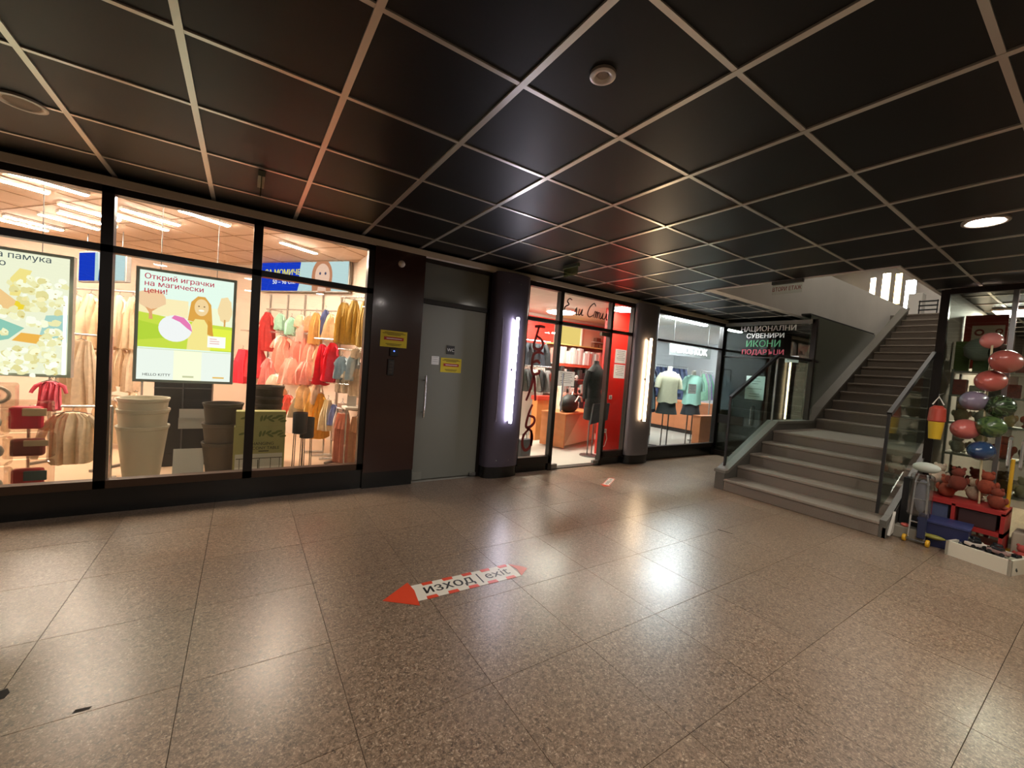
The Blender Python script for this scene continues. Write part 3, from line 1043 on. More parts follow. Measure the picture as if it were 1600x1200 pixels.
# solid body under the flights, and the left kerb with its sloped cap
prof = [(5.25, 0.0), (5.25, 0.0), (6.45, 0.6), (7.85, 0.6), (12.0, 2.95), (12.0, 2.6), (8.1, 0.4), (7.6, 0.0)]
MB().prism([SP(a, 0, 0)[0:1] + (b,) for a, b in prof], lambda u, v, t: (u, t - 2.0, v), YR + 0.01, YL - 0.01).build('soffit', M_GRANITE_DARK, st)
kerb = [(5.2, 0.0), (5.2, 0.22), (5.27, 0.22), (6.50, 0.84), (7.70, 0.84), (8.02, 1.06), (12.0, 3.26), (12.0, 2.75), (8.0, 0.55), (7.6, 0.0)]
MB().prism([(a - 5.2, b) for a, b in kerb], lambda u, v, t: (u, t - 2.0, v), YL, YL + 0.12).build('kerb', M_GRANITE_DARK, st)
cap = [(5.19, 0.22), (5.27, 0.225), (6.50, 0.845), (7.70, 0.845), (8.02, 1.065), (12.0, 3.265), (12.0, 3.30), (8.0, 1.10), (7.69, 0.88), (6.485, 0.88), (5.255, 0.26), (5.19, 0.255)]
MB().prism([(a - 5.2, b) for a, b in cap], lambda u, v, t: (u, t - 2.0, v), YL - 0.012, YL + 0.135).build('kerb_cap', mat('6e6a62', 0.35, vary=0.2, scale=170), st)
skirt = [(5.2, 0.0), (5.2, 0.17), (5.3, 0.2), (6.5, 0.80), (7.75, 0.80), (12.0, 3.2), (12.0, 2.9), (7.9, 0.5), (7.6, 0.0)]
MB().prism([(a - 5.2, b) for a, b in skirt], lambda u, v, t: (u, t - 2.0, v), YR - 0.05, YR).build('kerb', M_GRANITE_DARK, st)

M_RAIL = mat('141312', 0.5)
bl_ = thing('glass_balustrade', 'glass balustrade with dark handrail at the far side of the stair', 'balustrade', (5.2, 2.85, 0.0))
gp = [(5.33, 0.25), (6.50, 0.86), (7.68, 0.86), (7.68, 1.83), (6.50, 1.83), (5.335, 1.19)]
MB().prism([(a - 5.2, b) for a, b in gp[:1] + gp[1:2] + [(6.5, 1.83), (5.335, 1.19)]], lambda u, v, t: (u, t, v), -0.005, 0.005).build('pane', M_GREENGLASS, bl_)
MB().prism([(1.31, 0.86), (2.62, 0.86), (2.62, 1.83), (1.31, 1.83)], lambda u, v, t: (u, t, v), -0.005, 0.005).build('pane', M_GREENGLASS, bl_)
hr = MB()
hr.bar((0.12, 0, 1.19), (1.30, 0, 1.835), 0.035, 0.04)
hr.bar((1.29, 0, 1.835), (2.66, 0, 1.835), 0.035, 0.04)
hr.build('handrail', M_RAIL, bl_)
MB().box(0.115, -0.012, 0.25, 0.14, 0.012, 1.19).build('edge_channel', M_RAIL, bl_)
MB().box(1.285, -0.012, 0.87, 1.305, 0.012, 1.82).build('edge_channel', M_STEEL, bl_)
br_ = thing('glass_balustrade', 'glass balustrade with dark handrail beside the toy kiosk', 'balustrade', (5.0, 1.2, 0.0))
MB().prism([(-0.02, 0.31), (0.25, 0.42), (1.28, 0.95), (1.28, 1.86), (0.0, 1.2)], lambda u, v, t: (u, t, v), -0.005, 0.005).build('pane', M_GREENGLASS, br_)
hr = MB()
hr.bar((-0.01, 0, 1.2), (1.28, 0, 1.87), 0.035, 0.04)
hr.build('handrail', M_RAIL, br_)
MB().bar((-0.055, 0, 0.28), (-0.012, 0, 1.2), 0.022, 0.022).build('edge_channel', M_RAIL, br_)
MB().prism([(0.2, 0.0), (0.2, 0.1), (1.28, 0.72), (1.28, 0.0)], lambda u, v, t: (u, t, v), -0.02, 0.01).build('base_panel', M_GRANITE_DARK, br_)

# stairwell and the floor above
M_PLASTER = mat('cfcac2', 0.8, vary=0.03, scale=2.5)
wl = struct(MB().prism([(5.05, H - 0.004), (13.2, H - 0.004), (13.2, 3.46), (5.05, 3.36)], lambda u, v, t: (u, t, v), OY1, OY1 + 0.12).build('wall_stairwell', M_PLASTER))
struct(MB().box(OX - 0.1, OY0, H + 0.03, OX, OY1, UP).build('wall_stairwell', M_PLASTER))
struct(MB().box(OX, OY0 - 0.1, H + 0.03, 13.0, OY0, UP).build('wall_stairwell', M_PLASTER))
struct(MB().box(11.95, -1.0, 2.95, 18.2, 6.2, UP).build('floor', mat('6d665e', 0.5)))
struct(MB().box(2.0, -1.5, 5.7, 18.4, 6.6, 5.8).build('ceiling', mat('d6d2cc', 0.8)))
struct(MB().box(18.1, -1.5, UP, 18.25, 6.6, 5.7).build('wall_back', M_PLASTER))
struct(MB().box(2.0, 6.4, UP, 18.2, 6.55, 5.7).build('wall_left', M_PLASTER))
struct(MB().box(2.0, -1.5, UP, 18.2, -1.35, 5.7).build('wall_right', M_PLASTER))
struct(MB().box(2.0, -1.5, UP, 2.15, 6.5, 5.7).build('wall_front', M_PLASTER))
for lab, y0, y1, z0, z1, e in (('tall cool white light panel upstairs beside the white cabinet', 3.88, 4.10, 4.0, 5.0, 'eef2ff'),
                              ('tall warm yellow light panel upstairs', 4.22, 4.36, 4.3, 5.25, 'ffd890'),
                              ('wide pale yellow light panel upstairs behind the parapet', 4.5, 4.68, 4.35, 5.3, 'ffe9b8'),
                              ('dim cream light panel upstairs at the parapet corner', 4.86, 4.98, 4.5, 5.2, 'ffe2c0')):
    t = thing('standing_lamp', lab, 'lamp', (17.2, (y0 + y1) / 2, z0))
    w = y1 - y0
    MB().box(0.03, -w / 2 - 0.02, -0.02, 0.08, w / 2 + 0.02, z1 - z0 + 0.02).build('housing', M_STEEL, t)
    MB().box(0.0, -w / 2, 0, 0.03, w / 2, z1 - z0).build('diffuser', emit(e, UPPER_LAMP if 'cool' in lab else UPPER_LAMP * 0.35), t)
    MB().box(0.03, -0.02, UP - z0, 0.07, 0.02, 0.0).build('stand', M_STEEL, t)
t = thing('wall_cabinet', 'white cabinet upstairs at the head of the stair', 'cabinet', (16.6, 3.72, UP))
MB().rbox(0, -0.16, 0, 0.35, 0.16, 1.32, 0.01).build('body', mat('dcd9d2', 0.5), t)
MB().box(-0.012, -0.15, 0.7, 0.0, 0.15, 1.3).build('door', mat('e4e2dc', 0.5), t)
MB().box(-0.012, -0.15, 0.02, 0.0, 0.15, 0.68).build('door', mat('e4e2dc', 0.5), t)
t = thing('metal_chair', 'dark metal chair upstairs beside the white cabinet', 'chair', (15.6, 3.25, UP))
for a in (-0.18, 0.18):
    for b in (-0.18, 0.18):
        MB().tube([(a, b, 0), (a, b, 0.45 if a < 0 else 0.95)], 0.014, 6).build('leg', M_RAIL, t)
MB().rbox(-0.2, -0.2, 0.45, 0.2, 0.2, 0.48, 0.01).build('seat', M_RAIL, t)
for zz in (0.66, 0.78, 0.90):
    MB().rbox(0.165, -0.2, zz, 0.19, 0.2, zz + 0.04, 0.008).build('back_slat', M_RAIL, t)
for k in range(3):  # unseen lamps added to light the stairwell walls
    t = thing('ceiling_lamp', 'added unseen square ceiling lamp lighting the stairwell', 'lamp', (8.0 + k * 3.2, 2.2, 5.7), group='added ceiling lamps upstairs')
    MB().rbox(-0.3, -0.3, -0.06, 0.3, 0.3, 0.0, 0.01).build('frame', M_STEEL, t)
    MB().box(-0.28, -0.28, -0.066, 0.28, 0.28, -0.06).build('diffuser', emit('fff4e4', UPPER_LAMP * 0.55), t)

# ------------------------------------------------------------------ kids shop: lamps and screens
M_LEDK = emit('ffe7d5', LED_KIDS)
leds = [(-1.16, 6.14, -0.70, 6.38), (-1.28, 6.51, -0.86, 6.80), (-1.85, 6.96, -1.42, 7.24), (-2.09, 7.28, -1.65, 7.58), (-2.53, 7.80, -2.11, 8.10),
        (-2.75, 8.05, -2.32, 8.36), (-0.62, 5.66, -0.20, 5.90), (-1.80, 5.62, -1.36, 5.86), (-2.10, 5.90, -1.70, 6.12), (-1.72, 6.5, -1.3, 6.78),
        (0.05, 5.35, 0.5, 5.6), (0.35, 6.2, 0.8, 6.45), (-2.9, 6.6, -2.5, 6.85), (-3.4, 5.4, -3.0, 5.65)]
for k, (x0, y0, x1, y1) in enumerate(leds):
    t = thing('linear_lamp', 'slanted bar lamp in the kids shop ceiling', 'lamp', ((x0 + x1) / 2, (y0 + y1) / 2, HK), math.atan2(y1 - y0, x1 - x0), group='bar lamps of the kids shop')
    L = math.hypot(x1 - x0, y1 - y0)
    MB().rbox(-L / 2 - 0.01, -0.045, -0.03, L / 2 + 0.01, 0.045, 0, 0.006).build('housing', M_WHITE, t)
    MB().box(-L / 2, -0.028, -0.038, L / 2, 0.028, -0.03).build('diffuser', M_LEDK, t)

TVN = Vector((-0.8, -0.6, 0))


def screen_sign(label, c, w, h, seed):
    """back-lit banner facing along TVN; c is the lower centre"""
    rz = math.atan2(-0.8, 0.6)
    t = thing('light_banner', label, 'sign', c, rz)
    MB().rbox(-w / 2 - 0.02, 0.0, -0.02, w / 2 + 0.02, 0.06, h + 0.02, 0.008).build('casing', mat('8d8a86', 0.4, 0.5), t)
    P = Print(Frame((-w / 2, -0.001, 0), (1, 0, 0), (0, 0, 1)))
    blue, pale, skin, hair = emit('1b3fd0', 0.9), emit('c9e0e4', 0.95), emit('f2c4ae', 1.0), emit('cf8a68', 0.9)
    P.rect(pale, 0, 0, w, h)
    return t, P, blue, pale, skin, hair


w, h = 1.80, 0.455
c = Vector((1.40, 6.642, 2.335)) + DT * 0.99 + TVN * 0.075
t, P, blue, pale, skin, hair = screen_sign('blue and pale back-lit banner with a child on the slanted wall', c, w, h, 1)
P.poly(blue, [(0, 0), (w * 0.44, 0), (w * 0.46, h * 0.25), (w * 0.455, h * 0.6), (w * 0.47, h), (0, h)])
P.oval(hair, w * 0.715, h * 0.52, w * 0.115, h * 0.58, 22)
P.poly(hair, [(w * 0.61, 0), (w * 0.82, 0), (w * 0.83, h * 0.5), (w * 0.60, h * 0.5)])
P.oval(skin, w * 0.72, h * 0.52, w * 0.082, h * 0.42, 22)
P.poly(skin, [(w * 0.67, 0), (w * 0.77, 0), (w * 0.76, h * 0.2), (w * 0.68, h * 0.2)])
for a in (0.695, 0.755):
    P.oval(emit('5b5a78', 0.8), w * a, h * 0.6, w * 0.011, h * 0.05, 12)
P.oval(emit('d98078', 0.9), w * 0.725, h * 0.33, w * 0.022, h * 0.03, 12)
P.rect(pale, 0, h, w, h + 0.001)
P.text(emit('f2e45a', 1.0), 'ЗА МОМИЧЕ', w * 0.26, h * 0.56, 0.125, 'CENTER', 0.025)
P.text(emit('ffffff', 1.0), '50 – 98 СМ', w * 0.28, h * 0.24, 0.10, 'CENTER', 0.012)
P.build('print', t)
w, h = 1.05, 0.39
c = Vector((-1.67, 7.87, 2.13))
t, P, blue, pale, skin, hair = screen_sign('smaller blue and white back-lit banner above the tan dresses', c, w, h, 2)
P.rect(blue, 0, 0, w * 0.36, h)
P.poly(emit('f6f4f4', 1.0), [(w * 0.45, h * 0.35), (w * 0.62, h * 0.35), (w * 0.66, h), (w * 0.42, h)])
P.poly(emit('4a66b0', 0.9), [(w * 0.44, 0), (w * 0.54, 0), (w * 0.56, h * 0.4), (w * 0.46, h * 0.4)])
P.poly(emit('5a76bc', 0.9), [(w * 0.57, 0), (w * 0.66, 0), (w * 0.62, h * 0.4), (w * 0.55, h * 0.4)])
P.build('print', t)
for a in (-0.4, 0.4):
    MB().tube([(a, 0.03, h), (a, 0.03, HK - 2.13)], 0.006, 6).build('hanging_wire', M_STEEL, t)

# ------------------------------------------------------------------ kids shop: light boxes hung behind the pane
def lightbox(label, x0, z0, x1, z1, y=4.55):
    t = thing('lightbox_poster', label, 'poster', ((x0 + x1) / 2, y, z0))
    w, h = x1 - x0, z1 - z0
    fm = mat('d4d6cc', 0.4, 0.2)
    for a, b, c_, d in ((-w / 2 - 0.022, -0.022, w / 2 + 0.022, 0.0), (-w / 2 - 0.022, h, w / 2 + 0.022, h + 0.022), (-w / 2 - 0.022, 0, -w / 2, h), (w / 2, 0, w / 2 + 0.022, h)):
        MB().box(a, -0.02, b, c_, 0.05, d).build('frame_bar', fm, t)
    MB().box(-w / 2, 0.0, 0, w / 2, 0.045, h).build('back_tray', M_WHITE, t)
    for a in (-w * 0.3, w * 0.3):
        MB().tube([(a, 0.01, h + 0.022), (a, 0.01, HK - z0)], 0.003, 5).build('hanging_wire', M_STEEL, t)
    P = Print(Frame((-w / 2, -0.001, 0), (1, 0, 0), (0, 0, 1)))
    return t, P, w, h


E_ = lambda c, s=1.12: emit(c, s)
rg = random.Random(5)
t, P, w, h = lightbox('back-lit poster of a girl in a meadow with red headline', -0.735, 1.04, -0.095, 1.945)
P.rect(E_('e6f4ea'), 0, 0, w, h)
P.rect(E_('f4f2d4'), 0, h * 0.55, w, h * 0.72)
P.rect(E_('fbe6b8'), 0, h * 0.60, w * 0.5, h * 0.76)
P.oval(E_('f2c7a0'), w * 0.12, h * 0.74, w * 0.14, h * 0.09, 20, 0, 0.12, rg)
P.oval(E_('f6d6a6'), w * 0.91, h * 0.72, w * 0.08, h * 0.13, 20, 0, 0.08, rg)
P.poly(E_('c9d84a'), [(0, h * 0.30), (w, h * 0.30), (w, h * 0.55), (w * 0.7, h * 0.56), (w * 0.4, h * 0.58), (0, h * 0.62)])
P.poly(E_('b6cf3e'), [(0, h * 0.36), (w * 0.3, h * 0.40), (w * 0.28, h * 0.5), (0, h * 0.54)])
P.poly(E_('e6ea4c'), [(w * 0.5, h * 0.31), (w, h * 0.31), (w, h * 0.52), (w * 0.6, h * 0.53)])
P.poly(E_('e2a070'), [(w * 0.10, h * 0.56), (w * 0.14, h * 0.56), (w * 0.13, h * 0.63), (w * 0.19, h * 0.67), (w * 0.12, h * 0.65), (w * 0.06, h * 0.67), (w * 0.10, h * 0.62)])
P.poly(E_('d9a05c'), [(w * 0.90, h * 0.55), (w * 0.92, h * 0.55), (w * 0.92, h * 0.62), (w * 0.90, h * 0.62)])
# girl: hair, dress, face
P.poly(E_('e0a24c'), [(w * 0.50, h * 0.58), (w * 0.53, h * 0.76), (w * 0.60, h * 0.82), (w * 0.68, h * 0.82), (w * 0.75, h * 0.75), (w * 0.77, h * 0.58), (w * 0.78, h * 0.46), (w * 0.70, h * 0.44), (w * 0.66, h * 0.56)])
P.poly(E_('f6e090'), [(w * 0.50, h * 0.30), (w * 0.76, h * 0.30), (w * 0.74, h * 0.52), (w * 0.68, h * 0.60), (w * 0.58, h * 0.60), (w * 0.52, h * 0.52)])
P.oval(E_('f4cf9c'), w * 0.645, h * 0.715, w * 0.078, h * 0.082, 22)
for a in (0.615, 0.675):
    P.oval(E_('8a6a48'), w * a, h * 0.725, w * 0.010, h * 0.007, 10)
P.oval(E_('fdf6ea'), w * 0.645, h * 0.685, w * 0.032, h * 0.010, 14)
P.poly(E_('d8963e'), [(w * 0.72, h * 0.60), (w * 0.76, h * 0.58), (w * 0.79, h * 0.44), (w * 0.72, h * 0.46)])
# plain white ball with a pink cap of colour
P.oval(E_('f2eef2'), w * 0.375, h * 0.49, w * 0.175, h * 0.125, 26)
P.poly(E_('e87ab4'), [(w * 0.33, h * 0.585), (w * 0.36, h * 0.615), (w * 0.46, h * 0.60), (w * 0.53, h * 0.54), (w * 0.555, h * 0.47), (w * 0.50, h * 0.50), (w * 0.42, h * 0.555)])
P.rect(E_('fdfaf6'), w * 0.725, h * 0.335, w * 0.93, h * 0.445)
for k in range(3):
    P.rect(E_('e8a0a0'), w * 0.75, h * (0.415 - k * 0.022), w * (0.86 if k else 0.83), h * (0.422 - k * 0.022))
# lower white band in three cells
P.rect(E_('eef0ea'), 0, 0, w, h * 0.285)
P.rect(E_('fbf7da'), w * 0.37, 0, w * 0.67, h * 0.285)
P.rect(E_('d6d6b0'), 0, h * 0.283, w, h * 0.288)
P.text(E_('d8325a', 0.8), 'Открий играчки', w * 0.045, h * 0.925, 0.061, 'LEFT', 0.012)
P.text(E_('d8325a', 0.8), 'на магически', w * 0.045, h * 0.862, 0.061, 'LEFT', 0.012)
P.text(E_('d8324a', 0.8), 'цени!', w * 0.045, h * 0.80, 0.061, 'LEFT', 0.012)
P.text(E_('4a4a4e', 0.7), 'HELLO KITTY', w * 0.06, h * 0.035, 0.030, 'LEFT', 0.01)
P.rect(E_('c9c6a0'), w * 0.47, h * 0.028, w * 0.59, h * 0.045)
P.rect(E_('e8b860'), w * 0.80, h * 0.03, w * 0.93, h * 0.045)
P.build('print', t)

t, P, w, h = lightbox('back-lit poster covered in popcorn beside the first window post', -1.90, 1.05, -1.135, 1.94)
P.rect(E_('f0ecd2'), 0, 0, w, h)
P.poly(E_('f2dc8a'), [(w * 0.60, h * 0.64), (w * 0.66, h * 0.64), (w * 0.74, h * 0.86), (w * 0.66, h * 0.87), (w * 0.60, h * 0.78)])
P.poly(E_('a9cdc6'), [(w * 0.80, h * 0.33), (w * 0.99, h * 0.28), (w * 0.99, h * 0.52), (w * 0.84, h * 0.50)])
P.poly(E_('f2c48a'), [(w * 0.40, h * 0.55), (w * 0.52, h * 0.70), (w * 0.64, h * 0.60), (w * 0.62, h * 0.50)])
P.poly(E_('f0cf3a'), [(w * 0.62, h * 0.52), (w * 0.73, h * 0.54), (w * 0.75, h * 0.60), (w * 0.64, h * 0.60)])
P.poly(E_('8fc4b4'), [(w * 0.40, h * 0.22), (w * 0.60, h * 0.28), (w * 0.70, h * 0.38), (w * 0.52, h * 0.45), (w * 0.40, h * 0.40)])
P.poly(E_('f0b050'), [(w * 0.62, h * 0.27), (w * 0.82, h * 0.25), (w * 0.84, h * 0.33), (w * 0.68, h * 0.34)])
tones = ('f6efc8', 'fbf6da', 'efe4b0', 'e6d79a', 'fdfbea')
for k in range(620):
    a, b = rg.uniform(0.35, 0.98), rg.random()
    if b < 0.22 or (0.52 < b < 0.80 and a > 0.76) or (0.60 < b < 0.74 and a > 0.66) or (abs(b - (0.60 - 0.35 * (a - 0.35))) < 0.035) or (b < 0.45 and a > 0.86) or (b < 0.8 and rg.random() < 0.03):
        rr = rg.uniform(0.014, 0.030)
        P.oval(E_(tones[k % 5]), w * a, h * b, rr, rr * rg.uniform(0.7, 1), 9, rg.random() * 3, 0.25, rg)
        if k % 3 == 0:
            P.oval(E_('cdb46e'), w * a + rr * 0.3, h * b - rr * 0.4, rr * 0.3, rr * 0.2, 7)
P.text(E_('52606a', 0.7), 'та на памука', w * 0.945, h * 0.915, 0.060, 'RIGHT', 0.008)
P.text(E_('52606a', 0.7), 'тно', w * 0.665, h * 0.85, 0.060, 'RIGHT', 0.008)
P.build('print', t)
MB().box(w / 2 - 0.028, -0.015, 0.0, w / 2 - 0.012, -0.004, h * 0.68).build('reflection_strip', emit('ffffff', 3.0), t)  # glowing strip stands in for a bright reflection, no tube there

# ------------------------------------------------------------------ kids shop: clothes
def garment_mesh(kind, w, h, seed):
    rg = random.Random(seed)
    mb = MB()
    N, Mr = 44, 9
    prof = {'dress': [(0, .12), (.03, .27), (.12, .27), (.34, .22), (.6, .36), (1, .5)], 'top': [(0, .12), (.05, .29), (.2, .30), (.6, .31), (1, .34)],
            'jacket': [(0, .13), (.04, .30), (.2, .33), (.6, .34), (1, .37)], 'sweater': [(0, .16), (.06, .28), (.2, .31), (.7, .31), (1, .32)],
            'skirt': [(0, .30), (.08, .32), (.4, .40), (1, .5)], 'trousers': [(0, .34), (.1, .40), (.3, .46), (1, .44)]}[kind]

    def hw(s):
        for (a, b), (c_, d) in zip(prof[:-1], prof[1:]):
            if s <= c_:
                return w * (b + (d - b) * (s - a) / max(1e-6, c_ - a))
        return w * prof[-1][1]
    ph, k1, k2 = rg.random() * 6, rg.choice((9, 10, 11)), rg.choice((5, 6))
    th = min(0.07, w * 0.3)
    amp = 0.95 if kind in ('skirt', 'dress') else 0.6

    def shell(cx, sc, s0, s1):
        vs, fs = [], []
        for i in range(Mr + 1):
            s = s0 + (s1 - s0) * i / Mr
            W = hw(s) * sc
            for k in range(N):
                a = 2 * math.pi * k / N
                rip = 1 + amp * (0.2 + 0.8 * s) * (math.sin(k1 * a + ph) * 0.7 + math.sin(k2 * a + 2 * ph + s * 2) * 0.4)
                t_ = th * (0.35 + 0.65 * min(1, s * 2.5)) * sc
                hem = (math.sin(k1 * a + ph) * 0.012 * s)
                vs.append((cx + W * math.cos(a) * (1 + (rip - 1) * 0.12), t_ * math.sin(a) * rip * 1.5 + 0.012 * math.sin(3.1 * k + ph), -h * s + hem))
        for i in range(Mr):
            for k in range(N):
                fs.append((i * N + k, i * N + (k + 1) % N, (i + 1) * N + (k + 1) % N, (i + 1) * N + k))
        fs.append(tuple(range(N)))
        fs.append(tuple(range(Mr * N, (Mr + 1) * N)))
        mb.add(vs, fs)
    if kind == 'trousers':
        shell(0, 1.0, 0.0, 0.3)
        shell(-w * 0.23, 0.5, 0.26, 1.0)
        shell(w * 0.23, 0.5, 0.26, 1.0)
    else:
        shell(0, 1.0, 0.0, 1.0)
    if kind in ('top', 'jacket', 'sweater', 'dress'):
        ln = {'top': 0.34, 'jacket': 0.72, 'sweater': 0.82, 'dress': 0.26}[kind]
        for sg in (-1, 1):
            x0 = sg * w * (0.28 if kind != 'sweater' else 0.26)
            pts = [(x0 * 0.85, 0, -h * 0.075), (sg * w * 0.42, 0.0, -h * (0.07 + ln * 0.3)), (sg * w * 0.49, -0.02, -h * (0.07 + ln * 0.7)), (sg * w * 0.53, -0.025, -h * (0.07 + ln))]
            mb.tube(pts, [w * 0.075, w * 0.08, w * 0.066, w * 0.06], 9)
    return mb


GARMENT_WORDS = {
    'redtop': ('deep red dress hung high beside the second window post', None), 'mint': ('mint green baby top on the upper wall rail', 'mint baby tops'),
    'peach': ('small cream or peach top on the upper wall rail', 'cream and peach baby tops'), 'orange': ('orange jacket on the upper rail between peach and indigo tops', None),
    'indigo': ('indigo top on the upper rail under the banner corner', None), 'cream1': ('cream dress on the upper rail beside the indigo top', None),
    'pinkfull': ('wide salmon pink dress in the middle of the slanted wall', None), 'pink2': ('salmon pink skirt beside the wide pink dress', 'pink skirts on the slanted wall'),
    'redskirt': ('bright red skirt between the meadow poster and window post', None), 'redskirt2': ('red skirt just past the second window post', None),
    'cream2': ('cream top behind the red dresses', None), 'red2': ('crimson dress behind the brighter red dress', None), 'red3': ('bright red dress beside the pale denim tops', None),
    'yel': ('mustard yellow jacket on the rail beside the brown column', 'mustard jackets'), 'denim': ('pale blue denim top under the mustard jackets', 'pale denim tops'),
    'cream3': ('cream trousers hanging below the pale denim tops', 'cream trousers'), 'coral': ('coral top on the low rack behind the dark pots', None),
    'mix': ('beige grey dress beside the coral top on the low rack', None), 'creamlow': ('cream folded top above the low rack', 'cream tops above the low rack'),
    'yd': ('yellow dress on the low floor rack', 'yellow dresses on the low rack'), 'cs': ('cream and pink skirt on the low floor rack', 'cream skirts on the low rack'),
    'blu': ('lavender blue dress on the low floor rack', None), 'pl': ('long rose trousers hanging from the low table rack', None), 'bl': ('long beige trousers beside the brown column', None),
    'tan': ('tan dress on the back rack under the smaller banner', 'tan dresses on the back rack'), 'bigskirt': ('wide cream skirt hanging in front of the back rack', None),
    'tan2': ('tan top on the middle rail of the back rack', 'tan tops on the middle rail'), 'tan3': ('tan top hanging low on the back rack', 'tan tops on the lowest rail'),
    'w1': ('small whitish pink top between the two wall rails', 'whitish tops between the wall rails'), 'pk': ('pale pink or cream garment above the low floor rack', 'pale pink garments above the low rack'),
    'w2': ('folded white top between mustard jackets and denim tops', None), 'bl2': ('short beige trousers at the brown column edge', None),
    'tan4': ('tan dress on the middle rail of the back rack', 'tan dresses on the middle rail'), 'tan5': ('brown dress half behind the first window post', None), 'tan3b': ('tan shirt low on the back rack', 'tan shirts low on the back rack'),
    'pinkbag': ('hot pink top above the packaged toys', None),
    'sweater': ('beige long-sleeved sweater displayed beside the packaged toys', None)}
GNAMES = {'dress': 'dress', 'top': 'shirt', 'jacket': 'jacket', 'skirt': 'skirt', 'trousers': 'trousers', 'sweater': 'sweater'}
